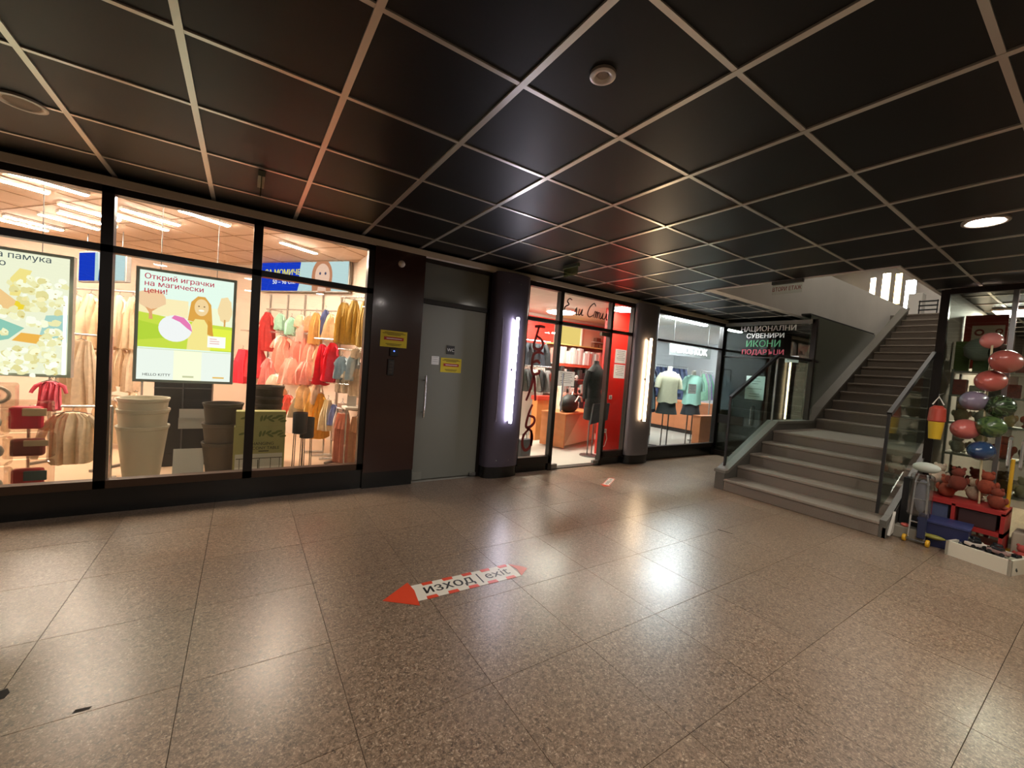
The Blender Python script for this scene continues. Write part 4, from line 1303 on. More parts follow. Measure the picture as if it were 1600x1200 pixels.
GARMENTS = [
    ('dress', 'c9423f', 0.298, 7.611, 1.948, 1.338, 0.245, -53, 'redtop'),
    ('top', 'b4d8c2', 0.467, 7.386, 1.935, 1.675, 0.171, -53, 'mint'),
    ('top', 'a8d4bc', 0.601, 7.207, 1.882, 1.605, 0.179, -53, 'mint'),
    ('top', 'ead2b4', 0.714, 7.057, 1.926, 1.731, 0.157, -53, 'peach'),
    ('top', 'eab08a', 0.822, 6.912, 1.912, 1.679, 0.156, -53, 'peach'),
    ('jacket', 'd9a05a', 0.896, 6.813, 1.964, 1.492, 0.184, -53, 'orange'),
    ('top', '5a628e', 1.003, 6.671, 2.016, 1.635, 0.143, -53, 'indigo'),
    ('dress', 'ecd0a8', 1.064, 6.59, 1.952, 1.563, 0.2, -53, 'cream1'),
    ('dress', 'ef9d88', 0.516, 7.32, 1.578, 1.017, 0.421, -53, 'pinkfull'),
    ('skirt', 'e8907e', 0.715, 7.055, 1.564, 1.121, 0.305, -53, 'pink2'),
    ('skirt', 'f0b09a', 0.863, 6.857, 1.556, 1.168, 0.194, -53, 'pink2'),
    ('skirt', 'e8384a', -0.007, 8.018, 1.329, 0.783, 0.263, -53, 'redskirt'),
    ('skirt', 'e04a54', 0.196, 7.746, 1.399, 0.894, 0.279, -53, 'redskirt2'),
    ('top', 'f0d4b4', 0.849, 6.044, 1.457, 1.033, 0.147, -53, 'cream2'),
    ('dress', 'd8213a', 0.884, 5.998, 1.486, 0.943, 0.181, -53, 'red2'),
    ('dress', 'f0344c', 0.987, 5.861, 1.512, 1.001, 0.213, -53, 'red3'),
    ('jacket', 'd6b56a', 1.079, 5.738, 2.048, 1.512, 0.21, -53, 'yel'),
    ('jacket', 'cfae62', 1.175, 5.61, 2.076, 1.512, 0.183, -53, 'yel'),
    ('jacket', 'dabb74', 1.28, 5.47, 2.071, 1.488, 0.181, -53, 'yel'),
    ('top', 'a9bcc8', 1.089, 5.725, 1.343, 1.048, 0.203, -53, 'denim'),
    ('top', 'b8c6cc', 1.204, 5.572, 1.389, 1.047, 0.192, -53, 'denim'),
    ('trousers', 'e8d5bd', 1.103, 5.706, 1.151, 0.872, 0.186, -53, 'cream3'),
    ('trousers', 'e2cbb0', 1.222, 5.548, 1.199, 0.84, 0.15, -53, 'cream3'),
    ('trousers', 'ead8c4', 1.301, 5.442, 1.233, 0.828, 0.132, -53, 'cream3'),
    ('top', 'f06a5a', 0.537, 6.401, 0.754, 0.496, 0.213, -53, 'coral'),
    ('dress', 'cdbfa8', 0.663, 6.232, 0.748, 0.466, 0.211, -53, 'mix'),
    ('top', 'f0d0a4', 0.725, 6.15, 0.924, 0.601, 0.261, -53, 'creamlow'),
    ('top', 'e6b48c', 0.438, 6.532, 0.883, 0.64, 0.197, -53, 'creamlow'),
    ('dress', 'f4c878', 0.815, 6.03, 0.841, 0.425, 0.199, -53, 'yd'),
    ('dress', 'f2b548', 0.889, 5.931, 0.827, 0.233, 0.189, -53, 'yd'),
    ('skirt', 'f0dcb8', 0.964, 5.832, 0.753, 0.351, 0.162, -53, 'cs'),
    ('dress', '8f98c4', 1.028, 5.747, 0.704, 0.432, 0.127, -53, 'blu'),
    ('skirt', 'ecd2c4', 1.107, 5.64, 0.734, 0.246, 0.193, -53, 'cs'),
    ('trousers', 'e0a08a', 1.077, 5.411, 0.631, 0.014, 0.21, -53, 'pl'),
    ('trousers', 'd6ac88', 1.209, 5.234, 0.607, 0.015, 0.191, -53, 'bl'),
    ('dress', 'dcc2a4', -1.752, 7.259, 1.849, 1.181, 0.247, -40, 'tan'),
    ('dress', 'd4b898', -1.596, 7.129, 1.876, 1.204, 0.238, -40, 'tan'),
    ('dress', 'e2c8ac', -1.288, 6.873, 1.882, 1.263, 0.189, -40, 'tan'),
    ('dress', 'd6ba98', -1.155, 6.762, 1.869, 1.236, 0.18, -40, 'tan'),
    ('skirt', 'e8d2b6', -1.405, 6.004, 1.311, 0.65, 0.366, -40, 'bigskirt'),
    ('top', 'dcc0a0', -1.263, 6.853, 1.234, 0.783, 0.205, -40, 'tan2'),
    ('top', 'e6ceb2', -1.133, 6.744, 1.246, 0.718, 0.173, -40, 'tan2'),
    ('top', 'e4c8a8', -1.318, 6.898, 0.586, 0.074, 0.159, -40, 'tan3'),
    ('top', 'e8d0b4', -1.221, 6.818, 0.549, 0.07, 0.159, -40, 'tan3'),
    ('top', 'e0c4a6', -1.732, 7.242, 0.549, 0.266, 0.209, -40, 'tan3'),
    ('sweater', 'f2dcbc', -1.257, 5.2, 0.664, 0.216, 0.421, 0, 'sweater'),
    ('top', 'f2e2d2', 0.476, 7.374, 1.595, 1.384, 0.161, -53, 'w1'),
    ('top', 'f0c4b4', 0.733, 7.03, 1.771, 1.507, 0.167, -53, 'w1'),
    ('skirt', 'f4c0ac', 0.546, 6.389, 1.262, 0.908, 0.23, -53, 'pk'),
    ('top', 'f2d8c0', 0.85, 5.983, 0.967, 0.675, 0.172, -53, 'pk'),
    ('skirt', 'f0a494', 0.702, 6.181, 1.226, 0.93, 0.218, -53, 'pk'),
    ('dress', 'e88c84', 0.296, 6.722, 1.235, 0.836, 0.181, -53, 'pk'),
    ('top', 'f0e0cc', 0.382, 6.607, 1.019, 0.776, 0.198, -53, 'pk'),
    ('top', 'e8d8c4', 1.224, 5.545, 1.457, 1.333, 0.15, -53, 'w2'),
    ('trousers', 'dcc0a4', 1.249, 5.181, 0.71, 0.233, 0.127, -53, 'bl2'),
    ('dress', 'd4b896', -1.708, 7.222, 1.193, 0.672, 0.2, -40, 'tan4'),
    ('dress', 'dec4a6', -1.454, 7.011, 1.216, 0.683, 0.206, -40, 'tan4'),
    ('dress', 'cfb08c', -1.441, 7.0, 1.871, 1.218, 0.213, -40, 'tan5'),
    ('top', 'dabe9e', -1.45, 7.008, 0.604, 0.058, 0.175, -40, 'tan3b'),
    ('top', 'f06a80', -1.401, 5.2, 0.941, 0.693, 0.202, 0, 'pinkbag'),
    ('top', 'e2c8aa', -1.11, 6.725, 0.736, 0.18, 0.174, -40, 'tan3b'),
]



def hang_garment(kind, col, x, y, zt, zb, w, rot, lab, grp, seed):
    t = thing('hanging_' + GNAMES[kind], lab, {'trousers': 'trousers'}.get(kind, GNAMES[kind]), (x, y, zt), R(rot), grp)
    garment_mesh(kind, w, zt - zb, seed).build('fabric', mat(col, 0.85, vary=0.1, scale=25.0), t, True)
    hg = MB()
    hg.tube([(-w * 0.3, 0, -0.012), (0, 0, 0.018), (w * 0.3, 0, -0.012)], 0.004, 5)
    hb_ = hg.build('hanger', M_STEEL, t)
    MB().tube([(0, 0, 0.018), (0, 0, 0.035), (0.012, 0, 0.05), (0.0, 0, 0.062), (-0.012, 0, 0.052)], 0.003, 5).build('hook', M_STEEL, hb_)
    return t


for k, (kind, col, x, y, zt, zb, w, rot, row) in enumerate(GARMENTS):
    lab, grp = GARMENT_WORDS[row]
    hang_garment(kind, col, x, y, zt, zb, max(w, 0.12), rot, lab, grp, 100 + k)


def rail(label, p, q, z, feet=False, wall=None, group=None):
    p, q = Vector((*p, z)), Vector((*q, z))
    t = thing('clothes_rail', label, 'rail', (p.x, p.y, 0), group=group)
    o = Vector((p.x, p.y, 0))
    MB().tube([p - o, q - o], 0.011, 8).build('rail', M_CHROME, t, True)
    for e in (p, q):
        a = e - o
        if feet:
            MB().tube([(a.x, a.y, 0.02), a], 0.012, 8).build('upright', M_CHROME, t, True)
            d = Vector((q.y - p.y, -(q.x - p.x), 0)).normalized() * 0.16
            MB().bar(Vector((a.x, a.y, 0.015)) - d, Vector((a.x, a.y, 0.015)) + d, 0.03, 0.025).build('foot', M_STEEL, t)
        elif wall is not None:
            MB().tube([a, a + Vector(wall)], 0.008, 6).build('bracket', M_CHROME, t, True)
    return t


wv = (0.8 * 0.3, 0.6 * 0.3, 0)
rail('upper wall rail under the blue banner', (0.28, 7.64), (1.12, 6.52), 2.0, wall=wv)
rail('middle wall rail carrying the pink skirts', (-0.05, 8.08), (1.05, 6.61), 1.64, wall=wv)
rail('high rail of mustard jackets beside the brown column', (1.04, 5.79), (1.31, 5.43), 2.12, wall=(0.34, 0.1, 0))
rail('rail of denim tops and red dresses', (0.80, 6.11), (1.30, 5.443), 1.56, wall=(0.5, 0.3, 0))
rail('rail of pale denim tops beside the brown column', (1.05, 5.78), (1.33, 5.405), 1.44, wall=(0.32, 0.1, 0))
rail('short rail of cream trousers', (1.06, 5.76), (1.335, 5.395), 1.27, wall=(0.3, 0.1, 0))
rail('low chrome floor rack of yellow dresses', (0.40, 6.583), (1.16, 5.57), 0.985, feet=True)
rail('low chrome floor rack beside the window foot', (1.02, 5.487), (1.26, 5.167), 0.69, feet=True)
bk = rail('tall chrome back rack of tan dresses with three rails', (-1.95, 7.42), (-1.02, 6.65), 1.935, feet=True)
for z in (1.30, 0.645):
    MB().tube([(0, 0, z), (0.93, -0.77, z)], 0.011, 8).build('rail', M_CHROME, bk, True)
rail('chrome stand of the wide cream skirt', (-1.68, 6.23), (-1.13, 5.775), 1.37, feet=True)
rail('short low stand of the beige sweater', (-1.52, 5.2), (-1.0, 5.2), 0.722, feet=True)
for k, a in enumerate((0.25, 0.62, 0.99, 1.36, 1.75)):
    c = P0 + DT * a + TVN * 0.012
    o = MB().bar((c.x, c.y, 0.3), (c.x, c.y, 2.28), 0.03, 0.02).build('shelf_upright', mat('9c8f84', 0.5, 0.5))
    tag(o, 'slotted metal upright fixed to the slanted shop wall', 'upright', 'slotted wall uprights')

# ------------------------------------------------------------------ kids shop: window goods
def planter(label, x, y, z, r0, r1, h, m, group=None):
    t = thing('flower_pot', label, 'pot', (x, y, z), group=group)
    pb = MB().lathe([(r0, 0), (r1 * 0.97, h - 0.035), (r1, h - 0.03), (r1, h), (r1 - 0.014, h), (r1 - 0.02, h - 0.05), (r0 * 0.9, 0.03)], (0, 0, 0), 32).build('pot_body', m, t, True)
    MB().lathe([(r1 - 0.004, h - 0.012), (r1 + 0.006, h - 0.012), (r1 + 0.006, h + 0.004), (r1 - 0.004, h + 0.004), (r1 - 0.004, h - 0.012)], (0, 0, 0), 32, cap=False).build('rim', m, pb, True)
    return t


MWH = mat('b9b5a3', 0.55)
planter('bottom white tapered pot of the tall white stack', -0.80, 5.35, 0.0, 0.14, 0.20, 0.52, MWH)
planter('middle white pot nested in the tall white stack', -0.80, 5.35, 0.165, 0.143, 0.20, 0.52, MWH)
planter('topmost white pot of the tall white stack', -0.80, 5.35, 0.275, 0.146, 0.195, 0.52, MWH)
MGR = mat('5a5248', 0.6)
planter('bottom grey brown pot of the stack beside the leafy cartons', -0.155, 5.36, 0.0, 0.135, 0.178, 0.33, MGR)
planter('middle grey brown pot of the stack beside the leafy cartons', -0.155, 5.36, 0.205, 0.138, 0.18, 0.33, MGR)
planter('topmost dark grey pot of the stack beside the leafy cartons', -0.155, 5.36, 0.42, 0.14, 0.18, 0.33, mat('3f3b35', 0.5))
MDK = mat('3a342c', 0.5)
planter('lowest dark pot of the stack behind the leafy cartons', 0.27, 5.62, 0.0, 0.12, 0.15, 0.72, MDK)
planter('middle dark pot of the stack behind the leafy cartons', 0.27, 5.62, 0.45, 0.122, 0.155, 0.36, MDK)
planter('topmost dark pot of the stack behind the leafy cartons', 0.27, 5.62, 0.56, 0.125, 0.16, 0.37, MDK)

sb = thing('display_cabinet', 'tall dark grey display stand with white panels behind the pots', 'stand', (-0.53, 5.72, 0))
MB().rbox(-0.25, 0, 0, 0.25, 0.3, 0.98, 0.01).build('body', mat('33363a', 0.45), sb)
MB().box(-0.012, -0.012, 0.0, 0.0, 0.0, 0.97).build('groove_strip', mat('55585c', 0.4), sb)
MB().box(-0.25, -0.012, 0.86, 0.25, 0, 0.872).build('groove_strip', mat('55585c', 0.4), sb)
o = MB().box(-0.135, -0.004, 0.0, 0.12, 0.004, 0.25).build('white_board', mat('c4c8c4', 0.5))
o.location = (-0.425, 5.32, 0.02)
o.rotation_euler = (R(-8), 0, 0)
tag(o, 'lower white board leaning between the white and grey pots', 'board')
o = MB().box(-0.135, -0.004, 0.0, 0.13, 0.004, 0.12).build('white_board', mat('aeb4b2', 0.5))
o.location = (-0.43, 5.705, 0.42)
tag(o, 'small white board higher up on the dark grey stand', 'board')
o = MB().box(-0.13, -0.004, 0.0, 0.13, 0.004, 0.10).build('white_board', mat('b9bebc', 0.5))
o.location = (-0.43, 5.70, 0.54)
tag(o, 'uppermost pale board on the dark grey stand', 'board')


def carton(label, x, y, z, w, h, d, lower):
    t = thing('carton', label, 'box', (x, y, z))
    gr, pale, leafm, ink = mat('8c8a54', 0.6), mat('aeb0a4', 0.6), mat('56612c', 0.7), mat('2e301c', 0.7)
    MB().rbox(-w / 2, 0, 0, w / 2, d, h, 0.004).build('body', gr, t)
    P = Print(Frame((-w / 2, -0.0006, 0), (1, 0, 0), (0, 0, 1)), 0.0003)
    top = h
    if lower:
        P.rect(pale, 0.04 * w, 0.01, 0.96 * w, h * 0.46)
        P.rect(mat('c9cabf', 0.6), 0.04 * w, 0.01, 0.96 * w, h * 0.2)
        # the pictured balcony table: rail, legs and top
        P.rect(ink, 0.06 * w, h * 0.36, 0.96 * w, h * 0.375)
        for a in (0.12, 0.5, 0.72, 0.9):
            P.rect(ink, a * w, h * 0.05, (a + 0.012) * w, h * 0.36)
        P.oval(ink, 0.46 * w, h * 0.1, 0.22 * w, h * 0.02, 20)
        P.rect(ink, 0.47 * w, h * 0.1, 0.49 * w, h * 0.34)
        P.text(ink, 'HANGING', 0.56 * w, h * 0.635, 0.044, 'CENTER', 0.008)
        P.text(ink, 'BALCONY TABLE', 0.55 * w, h * 0.545, 0.044, 'CENTER', 0.008, sx=0.95)
        P.rect(ink, 0.48 * w, h * 0.50, 0.68 * w, h * 0.52)
    for k, (a, b, ra) in enumerate(((0.16, 0.05, 0.3), (0.50, 0.055, 1.4), (0.57, 0.05, 1.2), (0.66, 0.04, 0.6), (0.70, 0.075, -0.5), (0.78, 0.05, 0.2), (0.87, 0.03, 0.1), (0.9, 0.06, 0.5), (0.95, 0.085, 0.1))):
        P.oval(leafm, a * w, top - b - 0.02, 0.034, 0.012, 12, ra)
    P.build('print', t)
    return t


carton('lower green leafy carton with a pictured balcony table behind the post', 0.185, 5.06, 0.0, 0.47, 0.535, 0.13, True)
carton('upper green leafy carton stacked behind the second window post', 0.19, 5.06, 0.535, 0.455, 0.165, 0.13, False)

for lab, x, y, zt in (('taller dark grey planter on thin wire legs', 0.575, 5.20, 0.67), ('shorter dark grey planter on thin wire legs behind the taller one', 0.66, 5.28, 0.60)):
    t = thing('plant_stand', lab, 'planter', (x, y, 0))
    MB().lathe([(0.062, zt - 0.24), (0.075, zt - 0.235), (0.078, zt), (0.07, zt), (0.066, zt - 0.2)], (0, 0, 0), 24).build('pot', mat('22262a', 0.5), t, True)
    for a in range(4):
        an = a * math.pi / 2 + 0.5
        MB().tube([(0.066 * math.cos(an), 0.066 * math.sin(an), zt - 0.2), (0.075 * math.cos(an), 0.075 * math.sin(an), 0.0)], 0.005, 6).build('leg', mat('141210', 0.5), t)

dt = thing('display_table', 'small white-topped table with trousers below beside the brown column', 'table', (1.22, 5.34, 0))
MB().rbox(-0.16, -0.12, 0.70, 0.16, 0.12, 0.73, 0.006).build('table_top', mat('e4dccf', 0.5), dt)
for a in (-0.14, 0.14):
    for b in (-0.1, 0.1):
        MB().tube([(a, b, 0), (a, b, 0.7)], 0.01, 6).build('leg', M_CHROME, dt)
t = thing('price_holder', 'upright clear sign holder on the white-topped table', 'sign', (1.15, 5.32, 0.73))
MB().box(-0.055, -0.002, 0.0, 0.055, 0.002, 0.13).build('card', mat('c0bbb2', 0.4), t)
MB().box(-0.055, -0.03, 0.0, 0.055, 0.03, 0.006).build('foot', M_WHITE, t)
for k in range(3):
    c = Vector((0.98 - 0.06 * k, 5.62 + 0.22 * k, 0))
    t = thing('floor_bracket', 'chrome foot bar of a floor rack on the tan shop floor', 'bracket', c, R(-10), 'chrome rack feet')
    MB().rbox(-0.12, -0.03, 0.0, 0.12, 0.03, 0.03, 0.008).build('foot_bar', M_CHROME, t)
    MB().tube([(0.11, 0, 0.03), (0.11, 0, 0.5)], 0.012, 8).build('upright', M_CHROME, t)

# packaged toys in clear bags in the corner of the window
toys = [('clear bag of a grey ring toy on the window floor', -1.64, 4.72, 0.0, 0.34, 0.30, '8f8a84', 'ring'),
        ('clear bag of a red toy with a teal flap on the window floor', -1.41, 4.86, 0.0, 0.26, 0.32, 'b8343c', 'box'),
        ('clear bag of a white ring toy in the middle of the toy pile', -1.66, 4.78, 0.31, 0.34, 0.22, 'd8d2c4', 'ring'),
        ('clear bag of dark red toy parts in the toy pile', -1.43, 4.92, 0.33, 0.28, 0.2, '8a3a3a', 'box'),
        ('clear bag of a grey hooded ring toy high in the toy pile', -1.68, 4.82, 0.54, 0.32, 0.2, '7d7a72', 'ring'),
        ('pink and red packed toy high in the toy pile', -1.46, 4.98, 0.54, 0.28, 0.26, 'e02a54', 'box'),
        ('clear bag with white handles at the top of the toy pile', -1.64, 4.86, 0.75, 0.30, 0.2, 'cfc4b8', 'ring')]
for lab, x, y, z, w, h, c_, kind in toys:
    t = thing('packaged_toy', lab, 'toy', (x, y, z))
    MB().rbox(-w / 2, -0.05, 0, w / 2, 0.06, h, 0.02, 2).build('clear_bag', glass('f4eee8', 0.10, 0.08), t)
    if kind == 'ring':
        pts = [(math.cos(a) * w * 0.36, 0.01, h * 0.5 + math.sin(a) * h * 0.36) for a in [2 * math.pi * k / 18 for k in range(18)]]
        MB().tube(pts, 0.013, 8, closed=True).build('ring', mat('d8d2c8', 0.4), t, True)
        MB().blob((0, 0.02, h * 0.45), w * 0.2, 0.02, h * 0.22).build('filling', mat('b4686a', 0.6), t, True)
    else:
        MB().rbox(-w * 0.38, -0.03, h * 0.08, w * 0.3, 0.04, h * 0.8, 0.02).build('toy_body', mat(c_, 0.5), t)
        MB().rbox(-w * 0.1, -0.036, h * 0.5, w * 0.4, -0.02, h * 0.75, 0.006).build('label_card', mat('4f6a6c' if z == 0 else 'd8c4a4', 0.6), t)

# ------------------------------------------------------------------ lingerie shop
for lab, x, y in (('bright round ceiling lamp in the lingerie shop', 4.88, 5.9), ('added round ceiling lamp out of sight deeper in the lingerie shop', 3.3, 6.2), ('added round ceiling lamp lighting the red panel of the lingerie shop', 5.2, 4.62)):  # the last two lamps are added to brighten the shop and the panel
    t = thing('ceiling_lamp', lab, 'lamp', (x, y, 2.5))
    MB().lathe([(0.28, 0.0), (0.28, -0.03), (0.27, -0.045)], (0, 0, 0), 32).build('rim', M_WHITE, t, True)
    MB().lathe([(0.262, -0.045), (0.24, -0.06), (0.1, -0.07), (0.002, -0.071)], (0, 0, 0), 32, cap=False).build('diffuser', emit('fff6ea', LED_LINGERIE * (0.14 if 'red panel' in lab else 0.4)), t, True)

ct = thing('shop_counter', 'wooden shop counter with a pale front inside the lingerie shop', 'counter', (4.75, 5.39, 0), R(20))
MB().rbox(0.0, 0.0, 0.02, 0.03, 0.5, 0.60, 0.004).build('side_panel', M_WOOD, ct)
MB().rbox(0.03, 0.0, 0.06, 1.25, 0.03, 0.60, 0.004).build('front_panel', mat('a98f6e', 0.5), ct)
MB().prism([(0.03, 0.06), (0.55, 0.58), (1.24, 0.58), (1.24, 0.06)], lambda u, v, t: (u, t, v), -0.004, 0.0).build('front_inlay', mat('c7b08c', 0.5), ct)
MB().rbox(-0.02, -0.02, 0.60, 1.28, 0.5, 0.63, 0.006).build('counter_top', M_WOOD, ct)
MB().rbox(1.22, 0.0, 0.02, 1.25, 0.5, 0.60, 0.004).build('side_panel', M_WOOD, ct)
t = thing('cash_desk', 'orange wooden desk end behind the painted lettering', 'desk', (4.74, 6.22, 0), R(10))
MB().rbox(0, 0, 0.0, 0.5, 0.14, 0.78, 0.005).build('desk_body', mat('d98a4c', 0.5, vary=0.06, scale=9), t)
MB().rbox(-0.02, -0.02, 0.78, 0.52, 0.16, 0.86, 0.005).build('desk_top', mat('b83a2a', 0.5), t)
t = thing('black_bag', 'bulging black bag with white straps on the wooden counter', 'bag', (5.0, 5.62, 0.63), R(20))
MB().blob((0.05, 0.02, 0.15), 0.26, 0.14, 0.17, 14, 9, 0.05, random.Random(3)).build('bag_body', mat('1a1e1c', 0.6, bump=0.4, scale=30), t, True)
MB().tube([(0.0, -0.13, 0.2), (0.06, -0.16, 0.30), (0.18, -0.15, 0.28), (0.26, -0.13, 0.2)], 0.014, 7).build('strap', mat('d8d8d0', 0.6), t, True)
MB().tube([(0.1, 0.0, 0.3), (0.16, 0.02, 0.36), (0.26, 0.02, 0.32)], 0.012, 7).build('strap', mat('d8d8d0', 0.6), t, True)
t = thing('mannequin', 'mannequin in a dark speckled dress behind the lingerie shop door', 'mannequin', (4.86, 4.86, 0))
MB().lathe([(0.16, 0.0), (0.16, 0.012), (0.02, 0.022)], (0, 0, 0), 24).build('base', M_STEEL, t, True)
for a in (-0.05, 0.05):
    MB().tube([(a, 0, 0.02), (a, 0, 0.75)], 0.011, 8).build('stand_pole', M_STEEL, t)
MB().lathe([(0.13, 0.6), (0.17, 0.62), (0.165, 0.85), (0.125, 1.08), (0.16, 1.28), (0.17, 1.40), (0.08, 1.50), (0.05, 1.53), (0.045, 1.58)], (0, 0, 0), 22, sy=0.7).build('dress', mat('1b1b1a', 0.8, vary=0.9, scale=60), t, True)
MB().prism([(-0.18, 0.55), (0.20, 0.62), (0.22, 0.9), (-0.14, 0.88)], lambda u, v, t: (u, t, v), -0.16, -0.13).build('draped_cloth', mat('3d3f42', 0.8), t)
for s_ in (-1, 1):
    MB().tube([(s_ * 0.15, 0, 1.40), (s_ * 0.21, 0, 1.2), (s_ * 0.22, -0.02, 0.95)], [0.05, 0.045, 0.038], 9).build('sleeve', mat('1b1b1a', 0.8, vary=0.9, scale=60), t, True)

# wall shelves and their goods
M_SHELF = mat('c6c6c2', 0.5)
t = thing('light_niche', 'glowing yellow niche above the hosiery shelves', 'niche', (5.8, 6.72, 1.94))
MB().box(-0.36, -0.02, 0, 0.34, 0.0, 0.42).build('glow_panel', emit('f4d27a', 1.0), t)
for a in (-0.38, 0.34):
    MB().box(a, -0.06, 0, a + 0.03, 0, 0.43).build('frame_bar', M_WHITE, t)
t = thing('wall_niche', 'peach niche with brown shoe boxes beside the glowing yellow niche', 'niche', (6.52, 6.72, 1.94))
MB().box(-0.33, -0.02, 0, 0.36, 0.0, 0.42).build('back_panel', mat('d8a890', 0.6), t)
MB().box(-0.05, -0.12, 0.12, 0.34, 0, 0.13).build('shelf_board', M_WHITE, t)
for k, (a, b, c_) in enumerate(((6.54, 1.94, '7a4a34'), (6.72, 1.94, '8a5238'), (6.60, 2.075, '6a3a2a'))):
    o = MB().rbox(-0.07, -0.11, 0, 0.07, -0.01, 0.09, 0.01).build('shoe_box', mat(c_, 0.6))
    o.location = (a, 6.70, b)
    tag(o, 'brown shoe box in the peach niche', 'box', 'brown boxes in the peach niche')
sh = thing('wall_shelf', 'long shelving on the lingerie shop back wall', 'shelf', (5.9, 6.72, 0))
for z in (1.93, 1.53, 1.22, 0.92, 0.62):
    MB().box(-0.7, -0.28, z - 0.02, 1.15, 0.0, z).build('shelf_board', M_SHELF if z < 1.9 else mat('c9b06a', 0.5), sh)
for a in (-0.7, 0.2, 1.13):
    MB().box(a, -0.04, 0.0, a + 0.02, 0.0, 1.93).build('upright', M_SHELF, sh)
MB().box(-0.7, -0.29, 1.47, 1.15, -0.28, 1.53).build('edge_or_reflection_strip', mat('b8503c', 0.5), sh)
rg = random.Random(11)
pk = {}
shelf_rows = [(1.53, 22, 0.26, 0.34, ('d8d8d4', 'cfcfcc', 'e4e2dc', 'b8b4b0', 'c9857a'), 'hosiery_pack', 'slim hosiery pack in the long row on the upper shelf', 'hosiery packs on the upper shelf', 'pack'),
              (1.22, 18, 0.14, 0.26, ('1c1c1c', '3a3a38', 'd8d8d4', '26262a', '8a8a86'), 'underwear_box', 'black, grey or white box on the second lingerie shelf', 'boxes on the second lingerie shelf', 'box'),
              (0.92, 18, 0.12, 0.26, ('e4e4e0', '2a2a2a', 'd0ccc6', '9c9c98', 'f0eeea'), 'underwear_box', 'pale or dark box on the third lingerie shelf', 'boxes on the third lingerie shelf', 'box'),
              (0.62, 14, 0.12, 0.24, ('c8404c', 'e8e4de', '2c2c30', 'd8d4ce'), 'underwear_box', 'red, white or dark box on the lowest lingerie shelf', 'boxes on the lowest lingerie shelf', 'box')]
for z, n, h0, h1, cols, nm, lab, grp, cat in shelf_rows:
    for k in range(n):
        x = 5.22 + (k + 0.5) * 1.82 / n
        hh = rg.choice((h0, (h0 + h1) / 2, h1))
        ww = 1.82 / n * 0.86
        c_ = rg.choice(cols)
        key = (z, hh, c_)
        if key in pk:
            o = pk[key].copy()
            COL.objects.link(o)
        else:
            o = MB().rbox(-ww / 2, -0.16, 0, ww / 2, 0.0, hh, 0.004, 1).build(nm, [mat(c_, 0.5)])
            mb = MB()
            pk[key] = o
        o.location = (x, 6.62 - rg.random() * 0.06, z)
        tag(o, lab, cat, grp)
bun = {}
for z, n in ((1.22, 15), (0.92, 15), (0.62, 12)):
    for k in range(n):
        c_ = rg.choice(('161616', '202022', 'e6e6e2', '3a3a3c', 'd4d0cc', '1a1a1a', '8c8a88'))
        if c_ not in bun:
            bun[c_] = MB().blob((0, 0, 0.045), 0.055, 0.045, 0.045, 9, 6, 0.18, random.Random(len(bun))).build('folded_garment', mat(c_, 0.8), None, True)
            o = bun[c_]
        else:
            o = bun[c_].copy()
            COL.objects.link(o)
        o.location = (5.26 + (k + 0.5) * 1.74 / n, 6.475, z)
        nm_ = {1.22: 'second', 0.92: 'third', 0.62: 'lowest'}[z]
        tag(o, 'rolled dark or white garment fronting the %s lingerie shelf' % nm_, 'garment', 'rolled garments on the %s lingerie shelf' % nm_)
# hanging stock towards the left wall
for k in range(6):
    x, y = 4.42 + 0.1 * k, 6.45 - 0.1 * k * 0.2
    hang_garment('top', ('1d2128', '2a2e38', '15171c')[k % 3], x, y, 1.86, 1.42, 0.3, 60, 'dark garment on the upper rail of the lingerie shop', 'dark garments on the upper lingerie rail', 300 + k)
rail('upper rail of dark garments in the lingerie shop', (4.32, 6.5), (5.05, 6.35), 1.92, wall=(0.0, 0.25, 0))
for k in range(5):
    x, y = 4.05 + 0.12 * k, 5.85 - 0.03 * k
    hang_garment('jacket', ('6a6a68', '4a4a4c', 'c9c4bc', '3a3a3c', '8a8686')[k], x, y, 1.36, 0.98, 0.26, 60, 'grey jacket on the lower rail of the lingerie shop', 'grey jackets on the lower lingerie rail', 320 + k)
rail('lower chrome rack of grey jackets in the lingerie shop', (3.95, 5.9), (4.65, 5.70), 1.42, feet=True)
hang_garment('dress', 'd8cdb4', 5.30, 6.30, 1.15, 0.45, 0.22, 20, 'long cream nightdress beside the orange desk', None, 340)
hang_garment('dress', 'd89c8c', 5.42, 6.25, 0.95, 0.40, 0.16, 20, 'rose nightdress beside the cream nightdress', None, 341)
rail('low rack of nightdresses beside the orange desk', (5.20, 6.34), (5.52, 6.20), 1.21, feet=True)
t = thing('sale_card', 'red price card hanging among the lingerie rails', 'sign', (4.6, 5.6, 1.18))
MB().box(-0.09, -0.003, 0.0, 0.09, 0.003, 0.14).build('card', mat('c23a28', 0.5), t)
MB().box(-0.075, -0.0045, 0.06, 0.075, -0.003, 0.075).build('pale_band', M_PAPER, t)
MB().tube([(0, 0, 0.14), (0, 0, 0.24)], 0.003, 5).build('hanging_wire', M_STEEL, t)
t = thing('shopping_bag', 'dark grey shopping bag on the lingerie shop floor by the window', 'bag', (3.60, 4.98, 0), R(10))
MB().prism([(-0.10, 0), (0.10, 0), (0.12, 0.30), (-0.12, 0.30)], lambda u, v, t: (u, t, v), -0.05, 0.05).build('bag_body', mat('3b3d42', 0.6), t)
MB().tube([(-0.05, 0, 0.30), (-0.04, 0, 0.38), (0.04, 0, 0.38), (0.05, 0, 0.30)], 0.006, 6).build('handle', mat('1a1a1a', 0.6), t)
